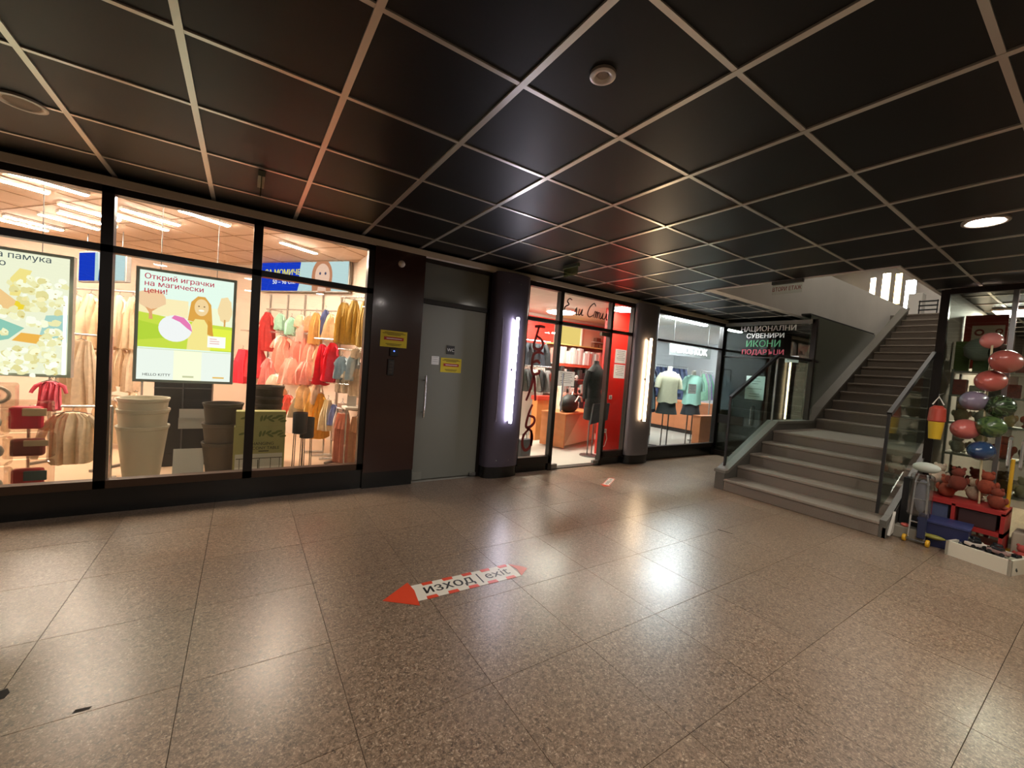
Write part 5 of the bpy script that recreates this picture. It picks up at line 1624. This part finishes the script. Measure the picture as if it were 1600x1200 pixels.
# sockets on the red panel
for lab, x, z in (('white wall socket on the red panel, first of the upper pair', 5.20, 0.945), ('white wall socket on the red panel, second of the upper pair', 5.335, 0.945), ('lone white socket low on the red panel with a cord', 5.27, 0.36)):
    t = thing('wall_socket', lab, 'socket', (x, 4.94, z))
    MB().rbox(-0.035, -0.012, 0, 0.035, 0, 0.07, 0.005).build('plate', mat('e6e0d6', 0.4), t)
    MB().lathe([(0.022, 0.0), (0.022, 0.003), (0.018, 0.003), (0.018, 0.0)], (0, 0, 0), 16).build('socket_ring', mat('c8c2b8', 0.4), t).matrix_local = Matrix.Translation((0, -0.012, 0.035)) @ Matrix.Rotation(R(90), 4, 'X')
o = MB().tube([(5.28, 4.92, 0.38), (5.31, 4.915, 0.26), (5.27, 4.915, 0.14), (5.19, 4.915, 0.1)], 0.006, 6).build('power_cord', mat('d8c8b8', 0.5), None, True)
tag(o, 'pale cord hanging from the low socket on the red panel', 'cord')

# ------------------------------------------------------------------ fashion shop
t = thing('tube_lamp', 'bright white tube lamp at the top of the fashion shop window', 'lamp', (7.0, 4.70, 2.53), R(3))
MB().rbox(-0.67, -0.05, -0.03, 0.67, 0.05, 0, 0.01).build('housing', M_WHITE, t)
MB().rbox(-0.65, -0.04, -0.055, 0.65, 0.04, -0.03, 0.01).build('diffuser', emit('f4f8ff', LED_FASHION), t)
for k, (x, y) in enumerate(((10.9, 4.8), (11.3, 5.8), (8.4, 7.6))):  # lamps added out of sight to brighten the shop
    t = thing('tube_lamp', 'added white tube lamp out of sight in the fashion shop ceiling', 'lamp', (x, y, 2.53), R(3), 'added tube lamps deep in the fashion shop')
    MB().rbox(-0.67, -0.05, -0.03, 0.67, 0.05, 0, 0.01).build('housing', M_WHITE, t)
    MB().rbox(-0.65, -0.04, -0.055, 0.65, 0.04, -0.03, 0.01).build('diffuser', emit('f4f8ff', LED_FASHION * 0.6), t)
t = thing('neon_sign', 'glowing white letter sign hung in the fashion shop window', 'sign', (7.43, 4.86, 1.86), R(-6))
MB().box(-0.60, 0.0, -0.02, 0.60, 0.015, 0.20).build('backing_board', mat('8a8c8c', 0.4), t)
P = Print(Frame((-0.57, -0.004, 0.02), (1, 0, 0), (0, 0, 1)))
P.text(emit('fdfcff', 6.0), 'SADIOS KOK', 0.0, 0.02, 0.185, 'LEFT', 0.02, sx=0.98)
P.build('lettering', t)
for a in (-0.5, 0.5):
    MB().tube([(a, 0.008, 0.2), (a, 0.008, 0.67)], 0.004, 5).build('hanging_wire', M_STEEL, t)


def half_mannequin(label, x, y, top, skirt, rz, z0=0.80, s=1.0):
    t = thing('mannequin', label, 'mannequin', (x, y, 0), rz)
    MB().lathe([(0.13, z0 - 0.03), (0.155, z0), (0.15, z0 + 0.1), (0.11, z0 + 0.3), (0.14, z0 + 0.48), (0.16, z0 + 0.6), (0.12, z0 + 0.66), (0.05, z0 + 0.70), (0.045, z0 + 0.78), (0.002, z0 + 0.79)], (0, 0, 0), 22, sy=0.72).build('torso', mat('d8d0c0', 0.5), t, True)
    vs = MB()
    N = 26
    prof = [(0.10, 0.69), (0.15, 0.655), (0.185, 0.60), (0.19, 0.5), (0.18, 0.3), (0.20, 0.08)]
    V, F = [], []
    for i, (r, zz) in enumerate(prof):
        for k in range(N):
            a = 2 * math.pi * k / N
            q = 1 + 0.05 * math.sin(7 * a) * (i / 5)
            V.append((r * q * math.cos(a), r * q * 0.74 * math.sin(a), z0 + zz + (0.012 * math.sin(5 * a) if i == 5 else 0)))
    for i in range(len(prof) - 1):
        for k in range(N):
            F.append((i * N + k, i * N + (k + 1) % N, (i + 1) * N + (k + 1) % N, (i + 1) * N + k))
    vs.add(V, F)
    for s_ in (-1, 1):
        vs.tube([(s_ * 0.13, 0, z0 + 0.62), (s_ * 0.20, 0, z0 + 0.52), (s_ * 0.235, -0.01, z0 + 0.36)], [0.07, 0.068, 0.06], 10)
    vs.build('blouse', mat(top, 0.8, vary=0.06, scale=20), t, True)
    MB().lathe([(0.165, z0 + 0.12), (0.18, z0 + 0.0), (0.215, z0 - 0.14), (0.19, z0 - 0.14)], (0, 0, 0), 24, sy=0.76).build('skirt', mat(skirt, 0.75), t, True)
    for a in (-0.06, 0.06):
        MB().tube([(a, 0, z0 - 0.1), (a, 0, 0.015)], 0.012, 8).build('stand_pole', mat('5a5650', 0.4, 0.6), t, True)
    MB().rbox(-0.14, -0.1, 0.0, 0.14, 0.1, 0.015, 0.004).build('base', mat('8a8680', 0.4, 0.6), t)
    return t


half_mannequin('half mannequin in a cream blouse and dark shorts', 6.98, 4.98, 'd8d4b4', '2e312e', R(-25), 0.83)
half_mannequin('half mannequin in a mint blouse and black skirt', 7.85, 5.02, '93bfb0', '1c1d20', R(-20), 0.80)
hang_garment('dress', 'aebfc6', 6.28, 4.92, 1.55, 0.80, 0.24, -20, 'long pale blue dress hanging beside the grey column', None, 400)
hang_garment('dress', '2a2c3c', 6.75, 5.25, 1.62, 0.70, 0.30, -20, 'long navy dress between the pale dress and cream blouse', None, 401)
rail('chrome rack of long dresses in the fashion shop', (6.1, 4.92), (6.95, 5.3), 1.68, feet=True)
t = thing('draped_scarf', 'mottled brown scarf hanging low beside the grey column', 'scarf', (6.25, 4.92, 0.25))
garment_mesh('skirt', 0.2, 0.5, 8).build('fabric', mat('7d7464', 0.85, vary=0.4, scale=30), t, True).location = (0, 0, 0.55)
t = thing('shop_counter', 'long low orange wooden counter deep in the fashion shop', 'counter', (9.90, 6.9, 0), R(90))
MB().rbox(-1.0, -0.3, 0.10, 0.7, 0.3, 0.78, 0.006).build('counter_body', mat('c8794c', 0.5, vary=0.06, scale=9), t)
MB().rbox(-1.02, -0.32, 0.78, 0.72, 0.32, 0.82, 0.006).build('counter_top', mat('d08452', 0.45), t)
MB().box(-0.98, -0.27, 0.0, 0.68, 0.27, 0.10).build('plinth', mat('2a1c14', 0.6), t)
t = thing('display_cube', 'tall orange wooden display block at the end of the fashion window', 'block', (7.92, 4.66, 0))
MB().rbox(-0.26, 0.0, 0.0, 0.45, 0.16, 0.66, 0.006).build('block_body', mat('b86f44', 0.5, vary=0.08, scale=9), t)
MB().rbox(-0.27, -0.01, 0.66, 0.46, 0.17, 0.685, 0.004).build('block_top', mat('a8623a', 0.5), t)
cols = ('3c4668', '4a5678', '2c3450', '5a6488', '343c58', '6a7090', '2a2e44', '46507a')
for k in range(14):
    x = 10.3 + 0.115 * k
    hang_garment(('dress', 'top', 'jacket')[k % 3], cols[k % 8], x, 7.85, 1.72, 0.95 - 0.1 * (k % 3), 0.26, 20, 'blue grey garment on the back rail of the fashion shop', 'blue grey garments on the fashion back rail', 420 + k)
rail('long back rail of blue grey garments in the fashion shop', (10.2, 7.85), (11.92, 7.85), 1.785, feet=True)
for k in range(6):
    hang_garment('top', ('9ccbb0', 'c8a8d0', 'b8d8c8', 'a890c8', '8fc4a8', 'd0c4e0')[k], 8.75 + 0.13 * k, 5.37 + 0.04 * k, 1.55, 0.95, 0.26, 15, 'mint or lilac top on the side rack of the fashion shop', 'mint and lilac tops on the fashion side rack', 440 + k)
rail('side rack of mint and lilac tops in the fashion shop', (8.6, 5.32), (9.55, 5.62), 1.615, feet=True)

# ------------------------------------------------------------------ souvenir shop shelves seen dimly through the end glass
t = thing('wall_shelf', 'dim shelving inside the dark souvenir shop', 'shelf', (10.3, 3.6, 0))
for z in (0.4, 0.85, 1.3, 1.75):
    MB().box(-0.28, -0.6, z, 0.08, 0.6, z + 0.02).build('shelf_board', mat('5a5248', 0.6), t)
for a in (-0.6, 0.58):
    MB().box(-0.28, a, 0, 0.08, a + 0.02, 2.1).build('upright', mat('5a5248', 0.6), t)
rg = random.Random(4)
for z in (0.42, 0.87, 1.32, 1.77):
    for k in range(6):
        hh = rg.uniform(0.12, 0.26)
        o = MB().lathe([(0.04, 0), (0.06, hh * 0.35), (0.045, hh * 0.7), (0.025, hh * 0.82), (0.03, hh)], (0, 0, 0), 14).build('souvenir_vase', mat(rg.choice(('7a4a34', '8a8478', '4a5a4c', '6a3030')), 0.5), None, True)
        o.location = (10.2, 3.12 + 0.19 * k, z)
        tag(o, 'small souvenir vase on the dim souvenir shop shelving', 'vase', 'souvenir vases')

# ------------------------------------------------------------------ toy kiosk beside the stair
KX = 6.3
kf = struct_root('window_5')
MB().box(KX - 0.03, 1.13, 0, KX + 0.03, 1.2, H - 0.02).build('mullion', M_FRAME, kf)
MB().box(KX - 0.03, -3.9, H - 0.07, KX + 0.03, 1.13, H - 0.01).build('head_rail', M_FRAME, kf)
MB().box(KX - 0.006, 0.70, 0.02, KX + 0.006, 1.13, H - 0.07).build('pane', M_GREENGLASS, kf)
MB().box(KX - 0.006, -3.9, 0.02, KX + 0.006, -0.35, H - 0.07).build('pane', M_GREENGLASS, kf)
MB().box(KX - 0.02, 0.665, 0.02, KX + 0.02, 0.70, H - 0.07).build('mullion', M_STEEL, kf)
dk = struct_root('door_4')
MB().box(KX - 0.006, -0.33, 0.02, KX + 0.006, 0.655, H - 0.08).build('door_pane', M_GREENGLASS, dk)
for yy in (0.60, 0.52):
    MB().tube([(KX - 0.005, yy, 0.76), (KX - 0.06, yy, 0.78), (KX - 0.06, yy, 1.03), (KX - 0.005, yy, 1.05)], 0.014, 8).build('door_handle', M_CHROME, dk, True)
M_KIOSK = mat('8a7d70', 0.7)
struct(MB().box(KX + 0.03, 1.14, 0, 12.0, 1.19, H).build('wall_kiosk', mat('7a6c60', 0.7)))
struct(MB().box(11.9, -3.9, 0, 12.0, 1.15, H).build('wall_kiosk', M_KIOSK))
t = thing('panel_lamp', 'bright ceiling panel lamp inside the toy kiosk', 'lamp', (8.2, 0.75, H))
MB().rbox(-0.3, -0.3, -0.03, 0.3, 0.3, 0, 0.006).build('frame', M_WHITE, t)
MB().box(-0.28, -0.28, -0.036, 0.28, 0.28, -0.03).build('diffuser', emit('fff4e6', KIOSK_LAMP), t)
t = thing('panel_lamp', 'second ceiling panel lamp deep in the toy kiosk', 'lamp', (8.2, -1.4, H))
MB().rbox(-0.3, -0.3, -0.03, 0.3, 0.3, 0, 0.006).build('frame', M_WHITE, t)
MB().box(-0.28, -0.28, -0.036, 0.28, 0.28, -0.03).build('diffuser', emit('fff4e6', KIOSK_LAMP), t)


def pos(x, y, z):
    return (x, y, z)


def balloon(label, x, y, z, rx, rz_, c_, stripes=None, shiny=0.25, tilt=0.0):
    rx, rz_ = rx * 0.72, rz_ * 0.74
    t = thing('balloon', label, 'balloon', (x, y, z))
    t.rotation_euler = (R(90 + tilt), 0, R(78))
    prof = []
    for i in range(15):
        a = -math.pi / 2 + math.pi * i / 14
        q = 1.0 if a > 0 else 1.0 + 0.12 * math.sin(-a)
        prof.append((max(0.002, rz_ * math.cos(a)), rx * q * math.sin(a)))
    m = mat(c_, shiny, coat=0.4)
    MB().lathe(prof, (0, 0, 0), 26).build('skin', m, t, True)
    MB().lathe([(0.006, -rx * 1.11), (0.016, -rx * 1.17), (0.004, -rx * 1.16)], (0, 0, 0), 12).build('neck', m, t, True)
    if stripes:
        for k in range(8):
            a0 = 2 * math.pi * k / 8
            mb = MB()
            V = []
            for i in range(1, 14):
                a = -math.pi / 2 + math.pi * i / 14
                q = 1.0 if a > 0 else 1.0 + 0.12 * math.sin(-a)
                for s_ in (-1, 1):
                    an = a0 + s_ * (0.16 + 0.08 * math.sin(i * 2.3 + k))
                    V.append((rz_ * 1.006 * math.cos(a) * math.cos(an), rz_ * 1.006 * math.cos(a) * math.sin(an), rx * 1.003 * q * math.sin(a)))
            mb.add(V, [(2 * i, 2 * i + 1, 2 * i + 3, 2 * i + 2) for i in range(12)])
            mb.build('stripe', mat(stripes, 0.4), t, True)
    return t


BX = 5.95
balloon('pink and white balloon at the top of the kiosk cluster', BX + 0.1, 0.775, 1.98, 0.13, 0.105, 'd88880')
balloon('dusty red balloon nearest the door edge high in the cluster', BX - 0.1, 0.645, 1.765, 0.215, 0.14, 'a85a50', None, 0.25, 8)
balloon('salmon red balloon below the dusty red one', BX, 0.735, 1.585, 0.205, 0.14, 'b25a50', None, 0.25, -6)
balloon('lilac balloon in the middle of the cluster', BX, 0.825, 1.385, 0.20, 0.13, '84788a')
balloon('coral balloon below the lilac one', BX, 0.86, 1.10, 0.20, 0.135, 'c0645c')
balloon('shiny blue balloon at the foot of the cluster', BX, 0.74, 0.91, 0.185, 0.125, '2c4468', None, 0.12)
balloon('dark green striped balloon beside the lilac one', BX + 0.05, 0.665, 1.35, 0.16, 0.14, '2c3a24', '48603a')
balloon('bright green striped balloon above the blue one', BX, 0.70, 1.15, 0.15, 0.14, '52683a', '2c4420')
t = thing('balloon_string', 'thin pole carrying the balloon cluster', 'pole', (BX + 0.02, 0.70, 0))
MB().tube([(0, 0, 0), (0, 0.05, 1.2), (0.02, 0.06, 2.0)], 0.008, 6).build('pole', mat('c8b890', 0.5), t)
MB().lathe([(0.13, 0), (0.13, 0.015), (0.01, 0.03)], (0, 0, 0), 20).build('base', M_STEEL, t, True)

# inside the kiosk: banner, cushions, shelves
t = thing('red_banner', 'red and white patterned banner at the back of the kiosk', 'banner', (7.1, 0.96, 1.76))
MB().box(0.0, -0.16, 0, 0.012, 0.17, 0.62).build('cloth', mat('9a2a24', 0.7, vary=0.1, scale=8), t)
P = Print(Frame((-0.0005, 0.17, 0), (0, -1, 0), (0, 0, 1)))
wm, rm = mat('d8c4b8', 0.7), mat('8a2422', 0.7)
P.rect(wm, 0.06, 0.30, 0.31, 0.50)
for a, b, r_ in ((0.12, 0.42, 0.04), (0.19, 0.36, 0.04), (0.27, 0.43, 0.03), (0.14, 0.22, 0.045), (0.24, 0.14, 0.04)):
    P.oval(rm if b > 0.3 else wm, a, b, r_, r_, 18)
    P.oval(wm if b > 0.3 else rm, a, b, r_ * 0.55, r_ * 0.5, 16)
P.build('print', t)
o = MB().rbox(-0.01, -0.06, 0, 0.01, 0.06, 0.34, 0.004, 1).build('green_board', mat('5b6f2c', 0.6))
o.location = (6.72, 1.06, 1.70)
tag(o, 'upright green board below the red banner', 'board')
o = MB().blob((0, 0, 0), 0.1, 0.13, 0.12, 16, 9, 0.05, random.Random(9)).build('grey_cushion', mat('a3a49c', 0.8), None, True)
o.location = (6.50, 0.90, 1.93)
tag(o, 'pale grey cushion hanging before the red banner', 'cushion')
o = MB().blob((0, 0, 0), 0.09, 0.09, 0.09, 16, 9, 0.05, random.Random(10)).build('dark_cushion', mat('3d413c', 0.8), None, True)
o.location = (6.48, 0.77, 1.90)
tag(o, 'dark grey cushion beside the pale grey cushion', 'cushion')
ks = thing('kiosk_shelf', 'glass and metal shelves packed with toys in the kiosk', 'shelf', (6.75, 0.6, 0))
for z in (0.42, 0.78, 1.12, 1.42, 1.68):
    MB().box(-0.22, -0.5, z, 0.22, 0.5, z + 0.02).build('shelf_board', mat('9a948a', 0.3, 0.4), ks)
for a in (-0.2, 0.2):
    for b in (-0.49, 0.49):
        MB().tube([(a, b, 0), (a, b, 1.72)], 0.012, 6).build('upright', M_STEEL, ks)
rg = random.Random(21)
toycols = ('8a2f24', 'b0482c', 'a08a6c', '6a4030', 'c9a878', '54381c', '7a5a48', 'd8cfbc')


def plush(label, x, y, z, s, c_, group):
    t = thing('plush_toy', label, 'toy', (x, y, z), rg.uniform(1.2, 2.0), group)
    m = mat(c_, 0.9, vary=0.15, scale=60)
    MB().blob((0, 0, 0.42 * s), 0.36 * s, 0.32 * s, 0.42 * s, 12, 8).build('body', m, t, True)
    hd = MB().blob((0, -0.05 * s, 0.98 * s), 0.28 * s, 0.26 * s, 0.26 * s, 12, 8).build('head', m, t, True)
    for q in (-1, 1):
        MB().blob((q * 0.2 * s, 0, 1.2 * s), 0.09 * s, 0.06 * s, 0.1 * s, 8, 6).build('ear', m, hd, True)
        MB().blob((q * 0.36 * s, -0.1 * s, 0.55 * s), 0.11 * s, 0.12 * s, 0.2 * s, 8, 6).build('arm', m, t, True)
        MB().blob((q * 0.22 * s, -0.28 * s, 0.12 * s), 0.13 * s, 0.2 * s, 0.12 * s, 8, 6).build('leg', m, t, True)
    MB().blob((0, -0.28 * s, 0.93 * s), 0.11 * s, 0.09 * s, 0.08 * s, 8, 6).build('muzzle', mat('d8cbb4', 0.9), hd, True)
    return t


for z in (0.44, 0.80, 1.14):
    for k in range(6):
        plush('brown or cream plush toy crowded on the kiosk shelves', 6.60 + 0.06 * (k % 2), 0.18 + 0.165 * k, z, 0.165 + 0.03 * rg.random(), toycols[(k * 3 + int(z * 10)) % 8], 'plush toys on the kiosk shelves')
boxc = ('7a2a24', 'a8a094', '5a2420', 'b88a50', '8a3a30', '6a5a50', 'c4b8a8', '942c28')
for k in range(8):
    o = MB().rbox(-0.06, -0.05, 0, 0.06, 0.05, (0.14, 0.19, 0.11, 0.17)[k % 4], 0.005, 1).build('toy_box', mat(boxc[k], 0.5, vary=0.3, scale=40))
    o.location = (6.63, 0.16 + 0.125 * k, 1.44)
    tag(o, 'red, brown or pale toy box on the upper kiosk shelf', 'box', 'toy boxes on the upper kiosk shelf')
for k in range(5):
    o = MB().rbox(-0.06, -0.06, 0, 0.06, 0.06, (0.10, 0.16, 0.13)[k % 3], 0.005, 1).build('toy_box', mat(('8a2c26', 'b8a48c', '6a2a22', 'c49a48', '4a6a3c')[k], 0.5, vary=0.3, scale=40))
    o.location = (6.66, 0.30 + 0.15 * k, 1.70)
    tag(o, 'small coloured toy box on the top kiosk shelf', 'box', 'toy boxes on the top kiosk shelf')
for k in range(7):
    plush('reddish brown plush toy piled behind the red crate', 5.86 + 0.12 * (k % 3), 0.60 + 0.085 * k, 0.40 + 0.10 * (k % 2), 0.15 + 0.03 * rg.random(), ('7a3420', '8a3c24', 'b09a80', '6a2c1c', '9a4a30', 'c4b49c', '5a2a1c')[k], 'plush toys above the red crate')

# goods standing on the hall floor in front
rc = thing('red_crate', 'red open-sided crate of dark boxes behind the blue tub', 'crate', (5.98, 0.86, 0.0))
MB().box(-0.2, -0.33, 0.0, 0.2, 0.33, 0.05).build('bottom', mat('a02824', 0.5), rc)
for z in (0.16, 0.36):
    MB().box(-0.2, -0.33, z, 0.2, 0.33, z + 0.04).build('shelf_board', mat('a02824', 0.5), rc)
for b in (-0.33, -0.02, 0.31):
    MB().box(-0.2, b, 0.05, 0.2, b + 0.025, 0.38).build('upright', mat('a02824', 0.5), rc)
for b, c_, lab in ((-0.16, '3a2222', 'maroon box in the red crate near the door'), (0.15, '4c5470', 'slate blue box in the red crate near the stair')):
    o = MB().rbox(-0.15, -0.12, 0.0, 0.15, 0.12, 0.15, 0.006).build('toy_box', mat(c_, 0.5))
    o.location = (5.96, 0.86 + b, 0.2)
    tag(o, lab, 'box')
bt = thing('blue_tub', 'dark blue plastic tub on the floor before the red crate', 'tub', (5.56, 0.86, 0), R(4))
MB().prism([(-0.12, 0.0), (0.14, 0.0), (0.16, 0.22), (-0.14, 0.22)], lambda u, v, t: (u, t, v), -0.16, 0.16).build('tub_body', mat('23284e', 0.45), bt)
MB().box(-0.15, -0.17, 0.22, 0.17, 0.17, 0.235).build('tub_rim', mat('2d3560', 0.45), bt)
o = MB().blob((0, 0, 0), 0.035, 0.085, 0.02, 12, 7).build('toy_boat', mat('8a8438', 0.5), None, True)
o.location = (5.39, 0.90, 0.10)
tag(o, 'olive yellow flat toy leaning against the blue tub', 'toy')
# trolley frame
tr = thing('toy_trolley', 'silver folding trolley wrapped in clear plastic with yellow wheels', 'trolley', (5.36, 1.0, 0))
for b in (-0.05, 0.06):
    MB().tube([(0, b, 0.05), (-0.01, b * 0.75, 0.60), (0.0, b * 0.5, 0.66)], 0.008, 8).build('frame_tube', M_CHROME, tr, True)
for z in (0.2, 0.42, 0.58):
    MB().tube([(0, -0.05, z), (0, 0.06, z)], 0.006, 6).build('cross_tube', M_CHROME, tr)
MB().rbox(-0.03, -0.055, 0.06, 0.02, 0.0, 0.30, 0.01).build('folded_cloth', mat('1c2240', 0.7), tr)
MB().rbox(-0.035, -0.075, 0.26, 0.045, 0.085, 0.66, 0.02).build('clear_wrap', glass('dfe2e4', 0.16, 0.12), tr)
MB().blob((0.02, 0.0, 0.45), 0.025, 0.05, 0.16, 10, 8).build('folded_seat', mat('8e8e96', 0.6), tr, True)
for b in (-0.08, 0.08):
    MB().lathe([(0.03, -0.012), (0.034, -0.006), (0.034, 0.006), (0.03, 0.012)], (0, 0, 0), 16).build('wheel', mat('d8a420', 0.4), tr, True).matrix_local = Matrix.Translation((-0.02, b, 0.034)) @ Matrix.Rotation(R(90), 4, 'X')
MB().tube([(-0.02, -0.08, 0.034), (-0.02, 0.08, 0.034)], 0.006, 6).build('axle', M_STEEL, tr)
o = MB().prism([(-0.10, 0.0), (0.10, 0.0), (0.11, 0.58), (-0.08, 0.58)], lambda u, v, t: (u * 0.6, v * 0 + t, v), -0.085, 0.085).build('black_case', mat('0c0c0c', 0.5))
o.location = (5.56, 1.08, 0.0)
tag(o, 'tall black case standing beside the stair glass', 'case')
o = MB().rbox(-0.05, -0.11, 0.0, 0.08, 0.12, 0.12, 0.01).build('pale_carton', mat('8e8778', 0.6))
o.location = (5.44, 1.06, 0.0)
tag(o, 'low pale carton at the foot of the black case', 'box')
o = MB().prism([(0.0, 0.0), (0.10, 0.02), (0.12, 0.22)], lambda u, v, t: (u, t, v), -0.01, 0.01).build('white_board', mat('c9c4b8', 0.6))
o.location = (5.24, 1.17, 0.03)
tag(o, 'white triangular board scrap leaning at the stair foot', 'board')
o = MB().blob((0, 0, 0), 0.03, 0.035, 0.02, 10, 6).build('pink_tag', mat('e06a5c', 0.6), None, True)
o.location = (5.42, 1.10, 0.135)
tag(o, 'small pink tag lying on the low pale carton', 'tag')
o = MB().blob((0, 0, 0), 0.05, 0.10, 0.05, 14, 8).build('white_helmet', mat('b8bcb0', 0.4), None, True)
o.location = (5.42, 1.0, 0.72)
tag(o, 'pale rounded toy piece on top of the trolley', 'toy')
# water guns in yellow and red bags
for lab, y, z in (('yellow and red spade set hanging from the kiosk post', 1.03, 0.98),):
    t = thing('beach_set', lab, 'toy', (5.75, y, z))
    MB().lathe([(0.045, 0.0), (0.055, 0.12), (0.058, 0.17)], (0, 0, 0), 18).build('yellow_bucket', mat('c9a428', 0.4), t, True)
    MB().lathe([(0.058, 0.17), (0.066, 0.18), (0.06, 0.30), (0.03, 0.33)], (0, 0, 0), 18).build('red_bucket', mat('b04434', 0.4), t, True)
    MB().tube([(0, -0.04, 0.34), (0, 0, 0.42), (0, 0.04, 0.34)], 0.006, 6).build('handle', M_WHITE, t)
    MB().tube([(0, 0, 0.40), (0.0, 0.0, 0.44), (0.5, 0.06, 0.46)], 0.004, 5).build('hanging_wire', M_STEEL, t)
# white tray with toy cars, a yellow one beyond
tr2 = thing('white_tray', 'long low white carton of toy cars on the floor', 'box', (5.38, 0.57, 0), R(-15.5))
MB().box(-0.12, -0.19, 0.0, 0.12, 0.19, 0.02).build('bottom', mat('c0b8a4', 0.6), tr2)
MB().box(-0.14, -0.20, 0.0, -0.12, 0.20, 0.125).build('side_panel', mat('cfc8b4', 0.6), tr2)
MB().box(0.12, -0.20, 0.0, 0.14, 0.20, 0.125).build('side_panel', mat('cfc8b4', 0.6), tr2)
MB().box(-0.14, -0.20, 0.0, 0.14, -0.18, 0.125).build('end_panel', mat('cfc8b4', 0.6), tr2)
MB().box(-0.14, 0.18, 0.0, 0.14, 0.20, 0.125).build('end_panel', mat('cfc8b4', 0.6), tr2)
carc = ('3c4440', 'b8b49c', '8a6a64', '4a4a50', 'a08a8c', '2c3438', '9a9488', '6a5a58', 'c4b8ac', '55605c')


def toy_car(label, x, y, z, rz, c_, group, s=1.0):
    t = thing('toy_car', label, 'toy car', (x, y, z), rz, group, s)
    m = mat(c_, 0.35)
    MB().rbox(-0.055, -0.026, 0.012, 0.055, 0.026, 0.036, 0.006).build('car_body', m, t)
    MB().rbox(-0.025, -0.022, 0.034, 0.032, 0.022, 0.058, 0.008).build('cabin', mat('1c2022', 0.2), t)
    for a in (-0.034, 0.034):
        for b in (-0.027, 0.027):
            MB().lathe([(0.013, -0.004), (0.015, 0.0), (0.013, 0.004)], (0, 0, 0), 12).build('wheel', mat('151515', 0.6), t, True).matrix_local = Matrix.Translation((a, b, 0.015)) @ Matrix.Rotation(R(90), 4, 'X')
    return t


for k in range(14):
    u, v = (k % 2 - 0.5) * 0.12 + rg.uniform(-0.02, 0.02), -0.14 + (k // 2) * 0.047
    ca, sa = math.cos(R(-15.5)), math.sin(R(-15.5))
    toy_car('small toy car heaped in the long white carton', 5.38 + u * ca - v * sa, 0.57 + u * sa + v * ca, 0.02 + 0.05 * (k % 3), R(rg.uniform(0, 180)), carc[k % 10], 'toy cars in the white carton', 1.15)
yt = thing('yellow_tray', 'yellow tray of toys beyond the white carton', 'box', (5.55, 0.24, 0), R(-15))
MB().box(-0.14, -0.14, 0.0, 0.14, 0.14, 0.02).build('bottom', mat('b89a1c', 0.5), yt)
for a in (-0.14, 0.12):
    MB().box(a, -0.14, 0.0, a + 0.02, 0.14, 0.07).build('side_panel', mat('d0ac20', 0.5), yt)
for k in range(6):
    plush('small mixed plush toy piled behind the yellow tray', 5.62 + 0.05 * (k % 2), 0.40 - 0.05 * k, 0.02 + 0.14 * (k % 3), 0.13, ('a04038', '5a5248', 'b09a80', '7a2c2c', '8a8478', 'c4a868')[k], 'plush toys behind the yellow tray')
t = thing('toy_pole', 'tall yellow pole standing beside the kiosk door handle', 'pole', (6.1, 0.555, 0))
MB().tube([(0, 0, 0.0), (0, 0, 0.86)], 0.014, 8).build('yellow_shaft', mat('d0a024', 0.45), t)
MB().lathe([(0.06, 0), (0.06, 0.012), (0.014, 0.02)], (0, 0, 0), 16).build('foot', mat('d0a024', 0.45), t, True)
o = MB().rbox(-0.1, -0.08, 0.0, 0.1, 0.08, 0.3, 0.02).build('floral_bag', mat('8a3430', 0.8, vary=0.6, scale=40))
o.location = (6.15, 0.36, 0.2)
tag(o, 'red floral bag behind the yellow pole', 'bag')
o = MB().rbox(-0.14, -0.16, 0.0, 0.14, 0.16, 0.2, 0.01).build('pale_carton', mat('a89c88', 0.7))
o.location = (6.15, 0.34, 0.0)
tag(o, 'pale carton under the red floral bag', 'box')


# ------------------------------------------------------------------ labels: things that look alike are told apart by their place in the row
ORD = ('first', 'second', 'third', 'fourth', 'fifth', 'sixth', 'seventh', 'eighth', 'ninth', 'tenth', 'eleventh', 'twelfth', 'thirteenth', 'fourteenth', 'fifteenth',
       'sixteenth', 'seventeenth', 'eighteenth', 'nineteenth', 'twentieth', 'twenty-first', 'twenty-second', 'twenty-third', 'twenty-fourth')
same = {}
for o in COL.objects:
    if o.parent is None and 'label' in o and 'group' in o:
        same.setdefault(o['label'], []).append(o)


def sx_(o):
    d = Vector(o.location) - Vector((0, 0, CAM_Z))
    return d.dot(_r2) / max(0.05, d.dot(_f))


for lab, os_ in same.items():
    if len(os_) > 1 and len(os_) <= len(ORD):
        for k, o in enumerate(sorted(os_, key=sx_)):
            o['label'] = '%s, %s from the left' % (lab, ORD[k])
